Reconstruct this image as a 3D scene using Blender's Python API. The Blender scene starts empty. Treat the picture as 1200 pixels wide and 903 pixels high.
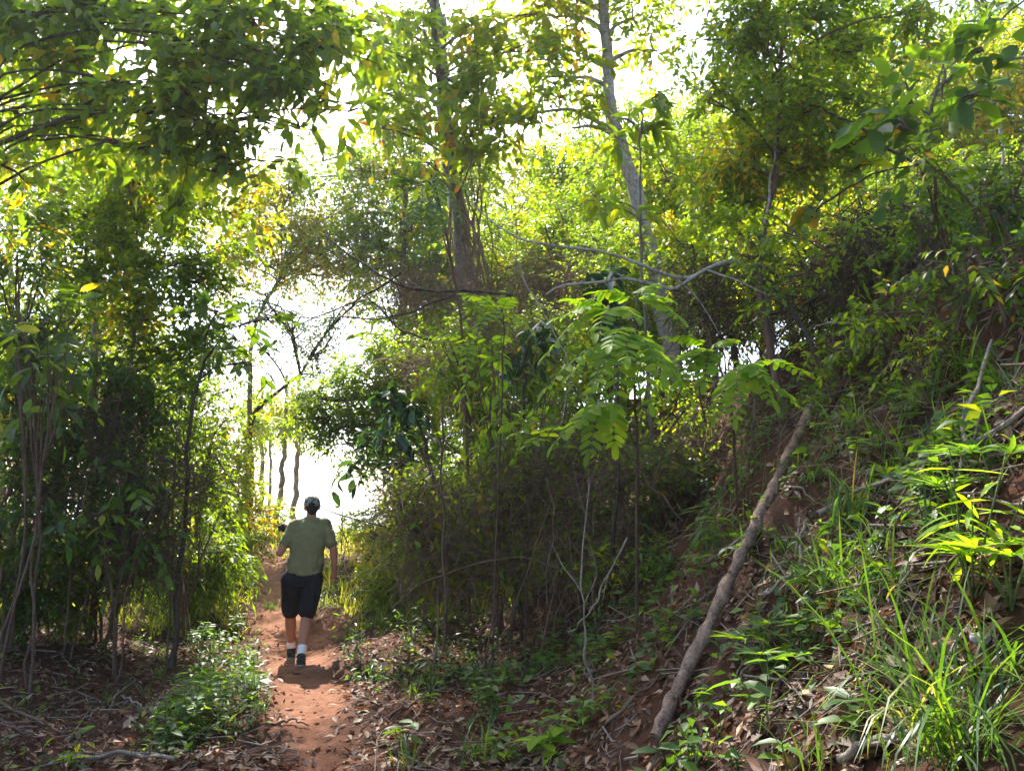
import bpy, bmesh, math, random
import numpy as np
from mathutils import Vector, Matrix, Euler
R = math.radians
rng = np.random.default_rng(11)
random.seed(11)
SC = bpy.context.scene
COL = SC.collection

# ------------------------------------------------------------------ camera
F = 924.0
CAM = np.array([0.0, 0.0, 1.56])
PITCH = R(9.0)
cd = bpy.data.cameras.new("camera")
cd.sensor_width = 36.0
cd.lens = 36.0 * F / 1200.0
cd.clip_start = 0.05
cd.clip_end = 3000.0
co = bpy.data.objects.new("camera", cd)
co.location = CAM
co.rotation_euler = (R(90) + PITCH, 0, 0)
COL.objects.link(co)
SC.camera = co

# ------------------------------------------------------------------ sky, sun, exposure
SUN_EL, SUN_AZ = R(50), R(-16)          # ahead of the camera, a little to the left
W = bpy.data.worlds.new("World")
SC.world = W
W.use_nodes = True
nt = W.node_tree
sky = nt.nodes.new("ShaderNodeTexSky")
sky.sky_type = 'NISHITA'
sky.sun_disc = False
sky.sun_elevation = SUN_EL
sky.sun_rotation = SUN_AZ
sky.air_density = 1.0
sky.dust_density = 2.5
nt.links.new(sky.outputs[0], nt.nodes["Background"].inputs[0])
nt.nodes["Background"].inputs[1].default_value = 0.15
sd = bpy.data.lights.new("sun", 'SUN')
sd.energy = 4.6
sd.angle = R(0.53)
sd.color = (1.0, 0.95, 0.86)
so = bpy.data.objects.new("sun", sd)
so.location = (-5, 10, 30)
sv = Vector((math.sin(SUN_AZ) * math.cos(SUN_EL), math.cos(SUN_AZ) * math.cos(SUN_EL), math.sin(SUN_EL)))
so.rotation_euler = sv.to_track_quat('Z', 'Y').to_euler()
COL.objects.link(so)
SC.view_settings.view_transform = 'Standard'
SC.view_settings.look = 'None'
SC.view_settings.exposure = 1.95
SC.view_settings.gamma = 1.0
SC.cycles.max_bounces = 8
SC.cycles.diffuse_bounces = 4
SC.cycles.transmission_bounces = 5
SC.cycles.glossy_bounces = 2
SC.cycles.sample_clamp_indirect = 6.0

# ------------------------------------------------------------------ geometry of the view, used to survey positions
cp, sp = math.cos(PITCH), math.sin(PITCH)
def ray(px, py):
    x = (px - 600.0) / F
    y = (451.5 - py) / F
    return np.array([x, cp - y * sp, sp + y * cp])
def P(px, py, d):
    r = ray(px, py)
    return CAM + r * (d / r[1])

# ------------------------------------------------------------------ terrain height
def hsh(i, j, seed):
    s = np.sin(i * 127.1 + j * 311.7 + seed * 74.7) * 43758.5453
    return s - np.floor(s)
def vn(x, y, s, seed=0):
    x = np.asarray(x, float) / s
    y = np.asarray(y, float) / s
    xi, yi = np.floor(x), np.floor(y)
    fx, fy = x - xi, y - yi
    fx = fx * fx * (3 - 2 * fx)
    fy = fy * fy * (3 - 2 * fy)
    a = hsh(xi, yi, seed); b = hsh(xi + 1, yi, seed)
    c = hsh(xi, yi + 1, seed); d = hsh(xi + 1, yi + 1, seed)
    return (a + (b - a) * fx) * (1 - fy) + (c + (d - c) * fx) * fy
def smooth(a, b, x):
    t = np.clip((x - a) / (b - a), 0, 1)
    return t * t * (3 - 2 * t)
PX = ([0, 5.08, 8.35, 12, 16, 20, 26, 60], [-0.2, -1.14, -2.14, -3.4, -5.0, -6.3, -8.3, -20])
QX = ([8.5, 10.5, 13, 16, 20, 26, 60], [-2.25, -2.45, -2.75, -3.3, -4.2, -5.6, -14])
BX = ([0, 4, 5, 7, 9, 12, 16, 22, 40, 400], [.45, .5, .45, .4, .2, -.5, -1.6, -3.0, -6.5, -60])
def path_mask(X, Y):
    wob = (vn(X, Y, .55, 3) - .5) * .32 + (vn(X, Y, .17, 4) - .5) * .16
    w = .21 + .05 * np.clip(Y - 5, 0, 3.5) - .012 * np.clip(Y - 9, 0, 12)
    m = 1 - smooth(-.16, .2, np.abs(X - np.interp(Y, *PX)) - w + wob)
    q = (1 - smooth(-.16, .2, np.abs(X - np.interp(Y, *QX)) - .24 + wob)) * smooth(8.6, 10.5, Y) * (1 - smooth(10.8, 12.2, Y))
    return np.maximum(m, q) * (1 - smooth(26, 34, Y))
def H(X, Y):
    X = np.asarray(X, float); Y = np.asarray(Y, float)
    h = .075 * np.clip(Y - 11, 0, 11) - .3 * np.clip(Y - 25, 0, 60)
    s = X - np.interp(Y, *BX)
    rise = 1.16 * (np.sqrt(s * s + .2) + s) / 2
    top = np.interp(Y, [0, 12, 20, 30], [3.0, 3.2, 2.4, 1.2])
    rise = np.where(rise < top, rise, top + (rise - top) * .22)
    near = 1 - smooth(60, 120, Y)
    h = h + rise * near
    u = np.interp(Y, *PX) - .7 - X
    h = h + np.clip(u, 0, 12) * .07 * near - .13 * np.exp(-((u - .9) / .6) ** 2) * smooth(3, 5, Y) * near
    bank = smooth(.1, .9, s) * near
    h = h + (vn(X, Y, 1.3, 1) - .5) * .22 + (vn(X, Y, .42, 2) - .5) * (.07 + .2 * bank) + (vn(X, Y, .15, 5) - .5) * (.025 + .08 * bank)
    h = h - .06 * path_mask(X, Y)
    return h
def hz(x, y): return float(H(x, y))
def G(px, py, far=45.0):
    r = ray(px, py)
    t = 2.2
    while t < far:
        p = CAM + r * t
        if p[2] < hz(p[0], p[1]): break
        t += .05
    a, b = t - .05, t
    for _ in range(10):
        m = (a + b) / 2
        p = CAM + r * m
        if p[2] < hz(p[0], p[1]): b = m
        else: a = m
    p = CAM + r * b
    return np.array([p[0], p[1], hz(p[0], p[1])])
def on_ground(x, y): return np.array([x, y, hz(x, y)])

# ------------------------------------------------------------------ materials
def newmat(name):
    m = bpy.data.materials.new(name)
    m.use_nodes = True
    n = m.node_tree
    b = n.nodes["Principled BSDF"]
    return m, n, b
def ramp(n, stops):
    r = n.nodes.new("ShaderNodeValToRGB")
    e = r.color_ramp.elements
    while len(e) < len(stops): e.new(0.5)
    for k, (p, c) in enumerate(stops):
        e[k].position = p
        e[k].color = (c[0], c[1], c[2], 1)
    return r
def noise(n, scale, detail=4, rough=.6, coord='Object'):
    t = n.nodes.new("ShaderNodeTexNoise")
    t.inputs['Scale'].default_value = scale
    t.inputs['Detail'].default_value = detail
    t.inputs['Roughness'].default_value = rough
    c = n.nodes.new("ShaderNodeTexCoord")
    n.links.new(c.outputs[coord], t.inputs['Vector'])
    return t
def bump(n, b, src, strength, dist=.01):
    k = n.nodes.new("ShaderNodeBump")
    k.inputs['Strength'].default_value = strength
    k.inputs['Distance'].default_value = dist
    n.links.new(src, k.inputs['Height'])
    n.links.new(k.outputs[0], b.inputs['Normal'])
    return k
def leaf_mat(name, stops, trans=.45, tint=(1.95, 1.85, .45), rough=.42, spec=.35):
    """thin leaf: part reflects, part lets light through; colour differs leaf by leaf"""
    m, n, b = newmat(name)
    a = n.nodes.new("ShaderNodeAttribute")
    a.attribute_name = "rnd"
    r = ramp(n, stops)
    n.links.new(a.outputs['Fac'], r.inputs[0])
    ns = noise(n, 28, 3)
    mul = n.nodes.new("ShaderNodeMix"); mul.data_type = 'RGBA'; mul.blend_type = 'MULTIPLY'
    mul.inputs[0].default_value = 1
    rr = ramp(n, [(.3, (.75, .75, .75)), (.7, (1.2, 1.2, 1.2))])
    n.links.new(ns.outputs[0], rr.inputs[0])
    n.links.new(r.outputs[0], mul.inputs[6]); n.links.new(rr.outputs[0], mul.inputs[7])
    n.links.new(mul.outputs[2], b.inputs['Base Color'])
    b.inputs['Roughness'].default_value = rough
    b.inputs['Specular IOR Level'].default_value = spec
    t = n.nodes.new("ShaderNodeBsdfTranslucent")
    tm = n.nodes.new("ShaderNodeMix"); tm.data_type = 'RGBA'; tm.blend_type = 'MULTIPLY'
    tm.inputs[0].default_value = 1
    tm.clamp_result = False
    n.links.new(mul.outputs[2], tm.inputs[6])
    tm.inputs[7].default_value = (tint[0] * 2.1, tint[1] * 2.0, tint[2] * 1.7, 1)
    n.links.new(tm.outputs[2], t.inputs[0])
    mx = n.nodes.new("ShaderNodeMixShader")
    mx.inputs[0].default_value = trans
    n.links.new(b.outputs[0], mx.inputs[1]); n.links.new(t.outputs[0], mx.inputs[2])
    n.links.new(mx.outputs[0], n.nodes["Material Output"].inputs[0])
    return m
def bark_mat(name, c0, c1, scale=9, stretch=4, rough=.9, moss=None):
    m, n, b = newmat(name)
    t = noise(n, scale, 6, .65)
    mp = n.nodes.new("ShaderNodeMapping")
    mp.inputs['Scale'].default_value = (1, 1, 1 / stretch)
    src = t.inputs['Vector'].links[0].from_socket
    n.links.new(src, mp.inputs[0]); n.links.new(mp.outputs[0], t.inputs['Vector'])
    st = [(.4, c0), (.5, tuple((p + q) / 2 for p, q in zip(c0, c1))), (.62, c1)]
    if moss: st.append((.7, moss))
    r = ramp(n, st)
    t2 = noise(n, scale * 5, 5, .7)
    ad = n.nodes.new("ShaderNodeMath"); ad.operation = 'MULTIPLY_ADD'; ad.inputs[1].default_value = .55
    n.links.new(t2.outputs[0], ad.inputs[0])
    hf = n.nodes.new("ShaderNodeMath"); hf.operation = 'MULTIPLY'; hf.inputs[1].default_value = .5
    n.links.new(t.outputs[0], hf.inputs[0]); n.links.new(hf.outputs[0], ad.inputs[2])
    n.links.new(ad.outputs[0], r.inputs[0])
    n.links.new(r.outputs[0], b.inputs['Base Color'])
    b.inputs['Roughness'].default_value = rough
    b.inputs['Specular IOR Level'].default_value = .2
    bump(n, b, ad.outputs[0], 1.0, .03)
    return m

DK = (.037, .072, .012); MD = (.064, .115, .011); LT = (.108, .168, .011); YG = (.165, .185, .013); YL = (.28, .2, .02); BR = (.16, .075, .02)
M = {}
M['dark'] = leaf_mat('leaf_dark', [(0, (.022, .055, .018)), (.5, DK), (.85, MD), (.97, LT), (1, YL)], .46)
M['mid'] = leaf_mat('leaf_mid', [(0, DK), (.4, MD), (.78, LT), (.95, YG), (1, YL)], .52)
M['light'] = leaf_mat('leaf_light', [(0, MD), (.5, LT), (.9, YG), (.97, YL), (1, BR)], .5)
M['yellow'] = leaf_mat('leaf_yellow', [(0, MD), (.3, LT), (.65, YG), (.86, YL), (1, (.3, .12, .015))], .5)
M['fresh'] = leaf_mat('leaf_fresh', [(0, (.075, .15, .012)), (.5, (.12, .215, .015)), (.9, (.17, .235, .018)), (1, (.22, .2, .03))], .5, rough=.62, spec=.15)
M['glossy'] = leaf_mat('leaf_glossy', [(0, (.012, .035, .018)), (.7, (.02, .055, .022)), (1, (.035, .08, .025))], .2, rough=.25, spec=.6)
M['ground'] = leaf_mat('leaf_ground', [(0, (.03, .07, .018)), (.6, (.052, .11, .02)), (.92, (.085, .15, .02)), (1, YG)], .38, rough=.45, spec=.25)
M['grass'] = leaf_mat('leaf_grass', [(0, (.025, .06, .014)), (.6, (.045, .1, .018)), (.9, (.08, .14, .02)), (.97, (.15, .15, .05)), (1, (.26, .19, .1))], .34, rough=.4)
M['lawn_sun_tint'] = leaf_mat('leaf_sun_painted', [(0, (.09, .13, .018)), (.5, (.17, .2, .025)), (1, (.3, .26, .06))], .5, rough=.5)  # clearing grass: full-sun glow painted in as brighter, yellower greens
M['dry'] = leaf_mat('leaf_dry', [(0, (.04, .02, .012)), (.4, (.085, .04, .021)), (.68, (.14, .065, .03)), (.88, (.2, .11, .058)), (1, (.33, .24, .16))], .12, (1.3, 1.0, .7), rough=.6, spec=.25)
M['bark'] = bark_mat('bark_grey', (.05, .04, .03), (.2, .17, .135))
M['barkpale'] = bark_mat('bark_pale', (.08, .065, .05), (.4, .36, .3), 6, 1.5, moss=(.16, .17, .11))
M['barkdark'] = bark_mat('bark_dark', (.025, .018, .013), (.1, .075, .055))
M['twig'] = bark_mat('twig_brown', (.05, .03, .02), (.17, .11, .075), 15, 3)
M['deadtwig'] = bark_mat('twig_dead', (.13, .1, .075), (.34, .28, .22), 15, 3)
M['log'] = bark_mat('log_bark', (.05, .029, .021), (.33, .22, .155), 13, 2.5)
M['vine'] = bark_mat('vine_brown', (.09, .055, .033), (.27, .175, .115), 15, 3)
# ------------------------------------------------------------------ object helpers
def link(o, parent=None):
    COL.objects.link(o)
    if parent is not None: o.parent = parent
    return o
def tag(o, label, cat, group=None, kind=None):
    if label: o['label'] = label
    if cat: o['category'] = cat
    if group: o['group'] = group
    if kind: o['kind'] = kind
    return o
def thing(name, loc, label, cat, group=None):
    o = bpy.data.objects.new(name, None)
    o.empty_display_size = .1
    o.location = tuple(float(v) for v in loc)
    link(o)
    return tag(o, label, cat, group)
class NB:
    """collects vertices, triangles and quads, then links them as ONE mesh object"""
    def __init__(s): s.v = []; s.t = []; s.q = []; s.r = []; s.n = 0
    def add(s, V, T=None, Q=None, rnd=None):
        V = np.asarray(V, float).reshape(-1, 3)
        if T is not None and len(T): s.t.append(np.asarray(T, int).reshape(-1, 3) + s.n)
        if Q is not None and len(Q): s.q.append(np.asarray(Q, int).reshape(-1, 4) + s.n)
        s.v.append(V)
        s.r.append(np.full(len(V), .5) if rnd is None else np.broadcast_to(np.asarray(rnd, float), (len(V),)))
        s.n += len(V)
    def mesh(s, name, mat, origin=(0, 0, 0), smooth=False):
        me = bpy.data.meshes.new(name)
        if s.n:
            V = np.concatenate(s.v) - np.asarray(origin, float)
            T = np.concatenate(s.t) if s.t else np.zeros((0, 3), int)
            Q = np.concatenate(s.q) if s.q else np.zeros((0, 4), int)
            nl = len(T) * 3 + len(Q) * 4
            me.vertices.add(len(V)); me.vertices.foreach_set('co', V.astype(np.float32).ravel())
            me.loops.add(nl)
            me.loops.foreach_set('vertex_index', np.concatenate([T.ravel(), Q.ravel()]).astype(np.int32))
            me.polygons.add(len(T) + len(Q))
            st = np.concatenate([np.arange(len(T)) * 3, len(T) * 3 + np.arange(len(Q)) * 4]).astype(np.int32)
            me.polygons.foreach_set('loop_start', st)
            if smooth: me.polygons.foreach_set('use_smooth', np.ones(len(T) + len(Q), bool))
            a = me.attributes.new('rnd', 'FLOAT', 'POINT')
            a.data.foreach_set('value', np.concatenate(s.r).astype(np.float32))
            me.update(calc_edges=True)
        if mat is not None: me.materials.append(mat)
        return me
    def build(s, name, mat, parent=None, origin=(0, 0, 0), smooth=False, kind=None):
        o = bpy.data.objects.new(name, s.mesh(name, mat, origin, smooth))
        link(o, parent)
        if kind: o['kind'] = kind
        return o
def unit(a):
    a = np.asarray(a, float)
    return a / np.maximum(np.linalg.norm(a, axis=-1, keepdims=True), 1e-9)
def tubes(nb, pts, rad, sides=6, cap=False, rough=0):
    """pts (M,K,3), rad (M,K): M tubes swept at once"""
    pts = np.asarray(pts, float); rad = np.asarray(rad, float)
    if pts.ndim == 2: pts = pts[None]; rad = rad[None]
    Mn, K, _ = pts.shape
    tg = unit(np.gradient(pts, axis=1))
    ref = np.where(np.abs(tg[:, :1, 2:3]) > .8, np.array([1.0, 0, 0]), np.array([0, 0, 1.0]))
    ref = np.broadcast_to(ref, tg.shape)
    x = unit(np.cross(tg, ref)); y = np.cross(tg, x)
    an = np.arange(sides) / sides * 2 * np.pi
    V = pts[:, :, None] + rad[:, :, None, None] * (np.cos(an)[None, None, :, None] * x[:, :, None] + np.sin(an)[None, None, :, None] * y[:, :, None])
    if rough:
        q = V * np.array([1, 1, .45]); w_ = (vn(q[..., 0] + q[..., 2], q[..., 1] - q[..., 2] * .7, .05, 61) - .5) * .7 + (vn(q[..., 0] - q[..., 2] * .6, q[..., 1] + q[..., 2], .14, 62) - .5)
        V = V + (V - pts[:, :, None]) * (rough * w_)[..., None]
    V = V.reshape(-1, 3)
    m, k, s = np.meshgrid(np.arange(Mn), np.arange(K - 1), np.arange(sides), indexing='ij')
    a = (m * K + k) * sides + s
    b = (m * K + k) * sides + (s + 1) % sides
    Q = np.stack([a, b, b + sides, a + sides], -1).reshape(-1, 4)
    nb.add(V, None, Q)
    if cap:
        for e in (0, K - 1):
            for mm in range(Mn):
                ring = V[(mm * K + e) * sides:(mm * K + e + 1) * sides]
                c = ring.mean(0)
                T = [(0, 1 + i, 1 + (i + 1) % sides) for i in range(sides)]
                nb.add(np.vstack([c[None], ring]), T)
def spline(pts, n):
    """Catmull-Rom through pts"""
    p = np.asarray(pts, float)
    p = np.vstack([2 * p[0] - p[1], p, 2 * p[-1] - p[-2]])
    out = []
    seg = len(p) - 3
    for t in np.linspace(0, seg - 1e-6, n):
        i = int(t); f = t - i
        a, b, c, d = p[i:i + 4]
        out.append(.5 * ((2 * b) + (c - a) * f + (2 * a - 5 * b + 4 * c - d) * f * f + (3 * b - a - 3 * c + d) * f ** 3))
    return np.array(out)
def wig(pts, amp, seed=None):
    """small natural crookedness, ends kept"""
    n = len(pts)
    w = rng.normal(0, amp, (n, 3)); w[0] = 0; w[-1] = 0
    w[1:-1] = (w[:-2] + w[1:-1] * 2 + w[2:]) / 3
    return pts + w
# leaf outlines: u across (-1..1), v along (0..1)
def _lt(rows):
    v = [(0, 0)]
    for vv, ww in rows: v += [(-ww, vv), (0, vv), (ww, vv)]
    v.append((0, 1))
    n = len(rows); t = [(0, 2, 1), (0, 3, 2)]
    for k in range(n - 1):
        a = 1 + 3 * k; b = a + 3
        t += [(a, a + 1, b + 1), (a, b + 1, b), (a + 1, a + 2, b + 2), (a + 1, b + 2, b + 1)]
    a = 1 + 3 * (n - 1); e = len(v) - 1
    t += [(a, a + 1, e), (a + 1, a + 2, e)]
    return np.array(v, float), np.array(t)
TM = {'s': _lt([(.45, 1)]), 'm': _lt([(.28, .85), (.62, .85)]), 'l': _lt([(.15, .6), (.42, 1), (.75, .7)]),
      'o': _lt([(.12, .75), (.5, 1), (.88, .75)]), 'n': _lt([(.2, .8), (.5, 1), (.78, .62)])}
def leaf_verts(pos, axis, nrm, L, Wd, curl, tm, fold=.3):
    tv, tt = TM[tm]
    y = unit(axis)
    z = unit(nrm - (nrm * y).sum(-1, keepdims=True) * y)
    x = np.cross(y, z)
    u = tv[:, 0][None]; v = tv[:, 1][None]
    lx = u * Wd[:, None] / 2
    ly = v * L[:, None]
    lz = fold * np.abs(u) * Wd[:, None] / 2 - (curl[:, None] * v * v) * L[:, None]
    V = pos[:, None] + lx[..., None] * x[:, None] + ly[..., None] * y[:, None] + lz[..., None] * z[:, None]
    T = (tt[None] + (np.arange(len(pos)) * len(tv))[:, None, None]).reshape(-1, 3)
    return V.reshape(-1, 3), T, len(tv)
def add_leaves(nb, pos, axis, nrm, L, Wd, curl, rnd, tm='s', fold=.3):
    if len(pos) == 0: return
    V, T, k = leaf_verts(pos, axis, nrm, L, Wd, curl, tm, fold)
    nb.add(V, T, None, np.repeat(rnd, k))
_lc = {}
def leaf_variants(mat, tm, ratio, n=7):
    key = (mat.name, tm, round(ratio, 2))
    if key not in _lc:
        out = []
        for k in range(n):
            nb = NB()
            add_leaves(nb, np.zeros((1, 3)), np.array([[0, 1.0, 0]]), np.array([[0, 0, 1.0]]), np.ones(1), np.full(1, ratio * (.9 + .2 * k / n)),
                       np.full(1, .05 + .3 * ((k * 3) % n) / n), np.full(1, (k + .5) / n * .96), tm)
            out.append(nb.mesh('leaf', mat))
        _lc[key] = out
    return _lc[key]
def leaf_objects(parent, origin, pos, axis, nrm, L, mat, tm, ratio, name='leaf'):
    vs = leaf_variants(mat, tm, ratio)
    y = unit(axis); z = unit(nrm - (nrm * y).sum(-1, keepdims=True) * y); x = np.cross(y, z)
    for i in range(len(pos)):
        o = bpy.data.objects.new(name, vs[int(rng.integers(len(vs)))])
        p = pos[i] - origin
        m = Matrix(((x[i, 0], y[i, 0], z[i, 0], 0), (x[i, 1], y[i, 1], z[i, 1], 0), (x[i, 2], y[i, 2], z[i, 2], 0), (0, 0, 0, 1)))
        link(o, parent)
        o.matrix_basis = Matrix.Translation(p) @ m @ Matrix.Scale(float(L[i]), 4)
def sprays(o, d, ln, n, up=.5, droop=.25, spread=.3):
    """o,d (M,3), ln (M): n leaves along each twig; returns twig points and leaf frames"""
    Mn = len(o)
    t = np.linspace(.12, 1, n)
    pts = o[:, None] + d[:, None] * (ln[:, None] * t)[..., None]
    pts[..., 2] -= droop * ln[:, None] * t ** 2
    tg = d[:, None] * np.ones((1, n, 1))
    tg[..., 2] -= 2 * droop * t[None]
    tg = unit(tg)
    side = unit(np.cross(tg, np.array([0, 0, 1.0])) + 1e-6)
    sg = np.where(np.arange(n) % 2, 1.0, -1.0)[None, :, None] * np.where(rng.random((Mn, 1, 1)) < .5, 1, -1)
    last = (np.arange(n) == n - 1)[None, :, None]
    ax = tg * .6 + np.where(last, 0, 1) * side * sg * .8 + rng.normal(0, spread, (Mn, n, 3))
    ax[..., 2] -= .22
    nr = np.array([0, 0, 1.0]) * up * 2 + rng.normal(0, .55, (Mn, n, 3))
    k = np.array([0, .5, 1.0])
    tw = o[:, None] + d[:, None] * (ln[:, None] * k)[..., None]
    tw[..., 2] -= droop * ln[:, None] * k ** 2
    return tw, pts.reshape(-1, 3), unit(ax).reshape(-1, 3), unit(nr).reshape(-1, 3)
def blob(px, py, d, rp, sx=1.0, sz=1.0, sy=1.0, c=1.0):
    """foliage mass surveyed at (px,py), d metres ahead, about rp pixels in radius"""
    r = rp * d / F
    return (P(px, py, d), np.array([r * sx, r * sy, r * sz]), c)
def crown(nbw, nbl, limb_pts, b, lf):
    """sub-branches and leafy twigs of one mass, hung on the limb that carries it"""
    c, r, dens = b
    L = lf['L']; Wd = L * lf['ratio']
    area = np.pi * r[0] * r[2]
    nleaf = int(DM * lf.get('c', 2.2) * dens * area / (L * Wd * .62))
    n = lf.get('n', 9)
    ns = max(4, nleaf // n)
    nsub = int(np.clip(ns / 12, 4, 18))
    tl = lf.get('twig', L * n * .38)
    # endpoints of sub-branches in the mass
    e = unit(rng.normal(0, 1, (nsub, 3))) * (rng.random((nsub, 1)) ** .45) * r * .95 + c
    st = limb_pts[(len(limb_pts) * (.55 + .45 * rng.random(nsub))).astype(int).clip(0, len(limb_pts) - 1)]
    mid = (st + e) / 2 + rng.normal(0, .1, (nsub, 3)) * np.mean(r)
    mid[:, 2] += np.linalg.norm(e - st, axis=1) * .12
    sb = np.stack([st, (st + mid) / 2 * .5 + mid * .5, mid, (mid + e) / 2, e], 1)
    r0 = lf.get('br', .012)
    tubes(nbw, sb, r0 * np.array([1, .8, .65, .45, .25])[None] * (.6 + .8 * rng.random((nsub, 1))), 4)
    # twigs with leaves
    i = rng.integers(0, nsub, ns)
    f = rng.random(ns) ** .6 * 4
    i0 = np.minimum(f.astype(int), 3); ff = (f - i0)[:, None]
    o = sb[i, i0] * (1 - ff) + sb[i, i0 + 1] * ff
    o = o + rng.normal(0, .16, (ns, 3)) * r
    d = unit(unit((o - c) / r) * .7 + rng.normal(0, .6, (ns, 3)) + np.array([0, 0, lf.get('lift', .1)]))
    ln = tl * (.6 + .7 * rng.random(ns))
    tw, pos, ax, nr = sprays(o, d, ln, n, lf.get('up', .5), lf.get('droop', .25), lf.get('spread', .3))
    tubes(nbw, tw, np.array([1, .8, .4])[None] * lf.get('tr', .003) * np.ones((ns, 1)), 3)
    s = .5 + .45 * rng.random(len(pos)) + np.repeat(.4 * rng.random(ns), n)
    cr = rng.normal(0, .13)
    rnd = np.clip(rng.random(len(pos)) * .8 + .1 + cr, 0, 1)
    return pos, ax, nr, L * s, Wd * s * (.85 + .3 * rng.random(len(pos))), (.05 + .35 * rng.random(len(pos))), rnd
DM = 1.9
LEAF = lambda L, mat, ratio=.45, **k: dict(L=L, mat=mat, ratio=ratio, **k)
def plant(name, label, cat, base, blobs, lf, trunk=None, tr=(.1, .04), bark='bark', group=None, limb_r=.022, parts=0, stems=True, limbs='limb', tsides=9, tm=None):
    """tree or shrub: trunk (pts) or several stems, a limb to every leaf mass, twigs, foliage"""
    base = np.asarray(base, float)
    root = thing(name, base, label, cat, group)
    tp = None
    if trunk is not None:
        NT = 26 if tr[0] < .1 else 60
        tp = wig(spline(np.vstack([base - [0, 0, .12], trunk]), NT), .012 + tr[0] * .12)
        rr = np.linspace(0, 1, NT)
        rad = tr[0] + (tr[1] - tr[0]) * rr
        rad[0] *= 1.5; rad[1] *= 1.2
        rad *= 1 + rng.normal(0, .03, NT)
        nb = NB(); tubes(nb, tp, rad, tsides if tr[0] < .1 else 14, rough=.3)
        nb.build('trunk', M[bark], root, base, True)
    nbw, nbl = NB(), NB()
    acc = []
    for b in blobs:
        c = b[0]
        if tp is not None:
            dd = np.linalg.norm(tp - c, axis=1) + np.where(tp[:, 2] > c[2] - .15, 2.0 * (tp[:, 2] - c[2] + .15), 0)
            k = int(np.argmin(dd)); s = tp[k]; r0 = min(limb_r, rad[k] * .7)
        else:
            s = base + np.array([rng.normal(0, .1), rng.normal(0, .1), -.05]); r0 = limb_r
        dist = np.linalg.norm(c - s)
        m1 = s + (c - s) * .4 + np.array([0, 0, dist * (.12 if tp is not None else .05)]) + rng.normal(0, .05, 3) * dist
        if tp is None: m1[:2] = s[:2] + (c - s)[:2] * .25 + rng.normal(0, .03, 2) * dist
        lp = wig(spline([s, m1, c], 12), .012 * dist)
        nb = NB(); tubes(nb, lp, np.linspace(r0, r0 * .4, 12), 6)
        nb.build(limbs if tp is not None else 'stem', M[bark], root, base, True)
        acc.append(crown(nbw, nbl, lp, b, lf))
    nbw.build('twigs', M[lf.get('tmat', bark)], root, base, kind='stuff')
    pos, ax, nr, L, Wd, cu, rnd = [np.concatenate([a[k] for a in acc]) for k in range(7)]
    tmpl = lf.get('tm', 's')
    if parts:
        rel = pos - CAM
        dd = np.linalg.norm(rel, axis=1)
        px = 600 + F * rel[:, 0] / (rel[:, 1] * cp + rel[:, 2] * sp)
        py = 451.5 - F * (rel[:, 2] * cp - rel[:, 1] * sp) / (rel[:, 1] * cp + rel[:, 2] * sp)
        inside = (px > -20) & (px < 1220) & (py > -20) & (py < 920)
        od = np.argsort(np.where(inside, dd, 1e6))[:parts]
        leaf_objects(root, base, pos[od], ax[od], nr[od], L[od], M[lf['mat']], tmpl, lf['ratio'])
        kp = np.ones(len(pos), bool); kp[od] = False
        pos, ax, nr, L, Wd, cu, rnd = [a[kp] for a in (pos, ax, nr, L, Wd, cu, rnd)]
    if len(pos):
        add_leaves(nbl, pos, ax, nr, L, Wd, cu, rnd, tmpl)
        nbl.build('foliage', M[lf['mat']], root, base, kind='stuff')
    return root
def blades(nb, base, az, tilt, L, Wd, bend, rnd, rows=5):
    """grass blades: base (N,3), az heading, tilt from upright, bend over along the length"""
    n = len(base)
    t = np.linspace(0, 1, rows + 1)
    ang = tilt[:, None] + bend[:, None] * t[None] ** 1.3
    ds = L[:, None] / rows
    hx = np.cumsum(np.sin(ang), 1) * ds; zz = np.cumsum(np.cos(ang), 1) * ds
    hx -= hx[:, :1]; zz -= zz[:, :1]
    h = np.stack([np.sin(az), np.cos(az)], -1); s = np.stack([np.cos(az), -np.sin(az)], -1)
    c = np.zeros((n, rows + 1, 3))
    c[..., 0] = base[:, None, 0] + hx * h[:, None, 0]; c[..., 1] = base[:, None, 1] + hx * h[:, None, 1]; c[..., 2] = base[:, None, 2] + zz
    w = Wd[:, None] / 2 * np.array([.55, .9, 1, .85, .6, .05, .03, .02])[None, :rows + 1] if rows >= 5 else Wd[:, None] / 2 * np.linspace(1, .08, rows + 1)[None]
    off = np.zeros_like(c); off[..., 0] = w * s[:, None, 0]; off[..., 1] = w * s[:, None, 1]
    V = np.stack([c - off, c + off], 2).reshape(-1, 3)
    i, k = np.meshgrid(np.arange(n), np.arange(rows), indexing='ij')
    a = (i * (rows + 1) + k) * 2
    Q = np.stack([a, a + 1, a + 3, a + 2], -1).reshape(-1, 4)
    nb.add(V, None, Q, np.repeat(rnd, (rows + 1) * 2))
def copy_thing(o, loc, rz, sc, label, group=None, tilt=(0, 0)):
    """the thing with its parts and sub-parts, meshes shared"""
    c = o.copy(); link(c)
    c.location = tuple(float(v) for v in loc); c.rotation_euler = (tilt[0], tilt[1], rz); c.scale = (sc, sc, sc)
    c['label'] = label
    if group: c['group'] = group
    for ch in list(o.children):
        d = ch.copy(); link(d, c)
        for g in list(ch.children):
            e = g.copy(); link(e, d)
    return c
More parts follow.
